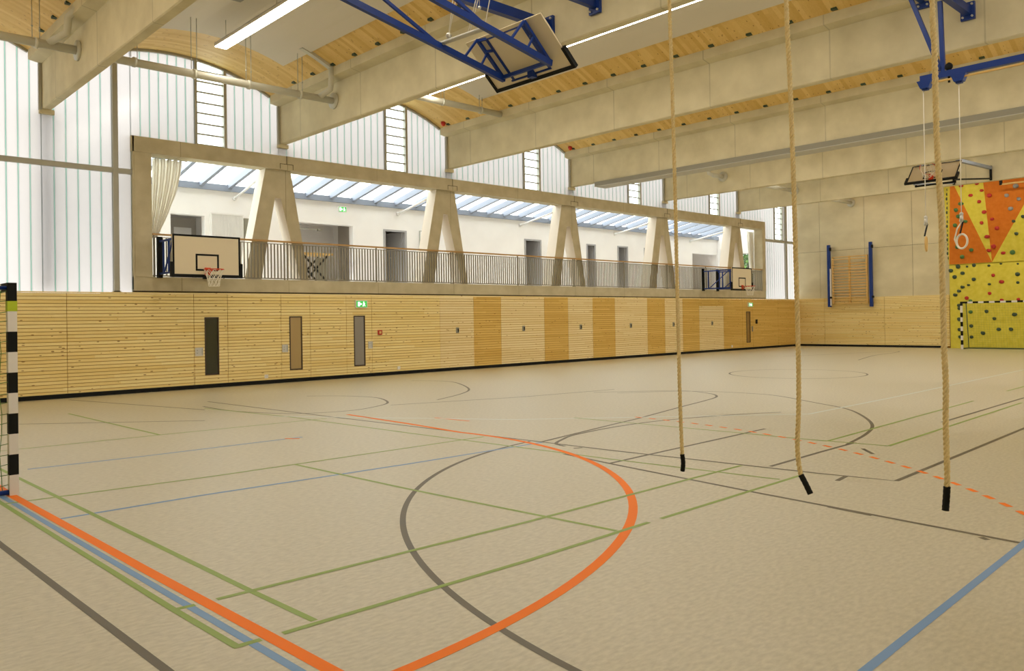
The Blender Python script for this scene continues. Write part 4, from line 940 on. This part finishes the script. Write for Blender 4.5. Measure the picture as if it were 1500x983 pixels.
for a, b in zip(P[:-1], P[1:]): mb.bar(a, b, .14, .07)
t.part('channel', mb, M['galv'])
def lamp(i, lab, y1=17.6, y0=2.6):
    l, r = bay_edges(i); c = (BX[i-1]+.46+2.54-.06) if i else BX[0]-.26-2.54
    z = 7.84; w = .135
    t = Thing('ceiling_light', (c, y1, z), lab, 'light', 'rows of linear ceiling lights')
    mb = MB(); mb.box(c-w, y0, z+.012, c-w+.012, y1, z+.09); mb.box(c+w-.012, y0, z+.012, c+w, y1, z+.09); mb.box(c-w, y0, z+.08, c+w, y1, z+.09); mb.box(c-w, y1-.012, z+.012, c+w, y1, z+.09); t.part('housing', mb, M['white'])
    n = 12; L = (y1-y0)/n
    for k in range(n):
        mb = MB(); mb.box(c-w+.003, y0+L*k+.008, z, c+w-.003, y0+L*(k+1)-.008, z+.02); t.part('diffuser', mb, M['lamp'])
    for k in range(0, n+1, 2):
        y = y0+.3+(y1-y0-.6)*k/n; mb = MB(); mb.tube((c, y, z+.09), (c, y, vault(i, c)), .006, 5); t.part('suspension_cable', mb, M['steel_grey'])
LL = ['row of linear lights behind the camera side of the first beam', 'bright row of linear lights at the top left', 'bright row of linear lights behind the folded backboard', 'row of linear lights hidden beyond the third beam', 'row of linear lights beyond the fourth beam', 'row of linear lights beyond the fifth beam', 'row of linear lights in the last bay']
for i in range(7): lamp(i, LL[i])
t = Thing('partition_housing', (22.5, 10, 6.4), 'long grey box of the dividing curtain under the fourth beam', 'housing')
mb = MB(); mb.box(22.12, -2.2, 6.385, 22.14, 19.1, 6.54); t.part('side_panel', mb, M['grey_dark'])  # darker grey carries the shade on this upright side
mb = MB(); mb.box(22.12, -2.2, 6.37, 22.72, 19.1, 6.385); mb.box(22.70, -2.2, 6.385, 22.72, 19.1, 6.54); t.part('bottom_panel', mb, M['grey_light'])  # lighter grey carries floor light reflected onto the underside
mb = MB(); mb.box(22.12, 19.1, 6.37, 22.72, 19.12, 6.54); t.part('end_cap', mb, M['grey_light'])
for x, y, i, lab in ((16.0, 20.0, 2, 'small red alarm lamp under the vault edge by the third beam'), (21.86, 19.95, 3, 'small red alarm lamp under the vault edge by the fourth beam')):
    z = vault(i, x-.1); t = Thing('alarm_lamp', (x-.1, y, z), lab, 'alarm', 'red alarm lamps on the ceiling')
    mb = MB(); mb.tube((x-.1, y, z+.01), (x-.1, y, z-.05), .08, 12); t.part('base', mb, M['red']); mb = MB(); mb.ball((x-.1, y, z-.06), .07, n=10); t.part('lens', mb, M['rim_red'])
z = vault(1, 7.66); t = Thing('motion_sensor', (7.2, 16.3, z), 'small flat sensor on the white acoustic panel, top left', 'sensor')
mb = MB(); mb.tube((7.2, 15.8, z-.05), (7.2, 15.8, z-.1), .05, 10); t.part('base', mb, M['steel_grey']); mb = MB(); mb.prism([(7.0, z-.1), (7.4, z-.1), (7.33, z-.16), (7.07, z-.16)], 'y', 15.72, 15.88); t.part('head', mb, M['grey_dark'])

# ---------------------------------------------------------------- outside the gallery window
t = Thing('tree', (44.5, 26.1, 0), 'leafy green tree outside the window at the far end of the gallery', 'tree')
mb = MB(); mb.path([(44.5,26.1,0), (44.55,26.05,2), (44.4,26.2,3.6), (44.5,26.1,5)], [.16,.13,.1,.05], 8); t.part('trunk', mb, M['bark'])
mb = MB(); rr = random.Random(11)
for k in range(2600):
    a = rr.uniform(0, 2*PI); b = rr.uniform(-1, 1); q = rr.uniform(.3, 1)**.5; s_ = math.sqrt(1-b*b)
    c = Vector((44.5+1.5*q*s_*math.cos(a), 26.1+1.5*q*s_*math.sin(a), 4.5+1.9*q*b)); n = Vector((rr.gauss(0,1), rr.gauss(0,1), rr.gauss(0,1))).normalized(); u = n.orthogonal().normalized()*.15; v = n.cross(u).normalized()*.09
    mb.add([c-u, c+v, c+u, c-v], [(0,1,2,3)])
t.part('foliage', mb, M['leaf'])

# ---------------------------------------------------------------- daylight, camera
w = bpy.data.worlds.new('overcast'); scene.world = w; w.use_nodes = True
bg = w.node_tree.nodes['Background']; bg.inputs['Color'].default_value = (1, 1, .99, 1); bg.inputs['Strength'].default_value = SKY
cd = bpy.data.cameras.new('camera'); cam = bpy.data.objects.new('camera', cd); COL.objects.link(cam)
cd.sensor_fit = 'HORIZONTAL'; cd.sensor_width = 36; cd.lens = 36*1178.476/1500; cd.shift_y = -32.97/1500; cd.clip_end = 300; cd.clip_start = .05
R3 = Matrix(((0.7294200,0.0067439,-0.6840329),(-0.6838829,-0.0159533,-0.7294173),(-0.0158317,0.9998500,-0.0070246)))
cam.matrix_world = Matrix.Translation((0, 0, 1.65)) @ R3.to_4x4()
scene.camera = cam
vs_ = scene.view_settings; scene.display_settings.display_device = 'sRGB'
vs_.view_transform = 'Standard'; vs_.look = 'None'; vs_.exposure = EXPO; vs_.gamma = 1; vs_.use_curve_mapping = False
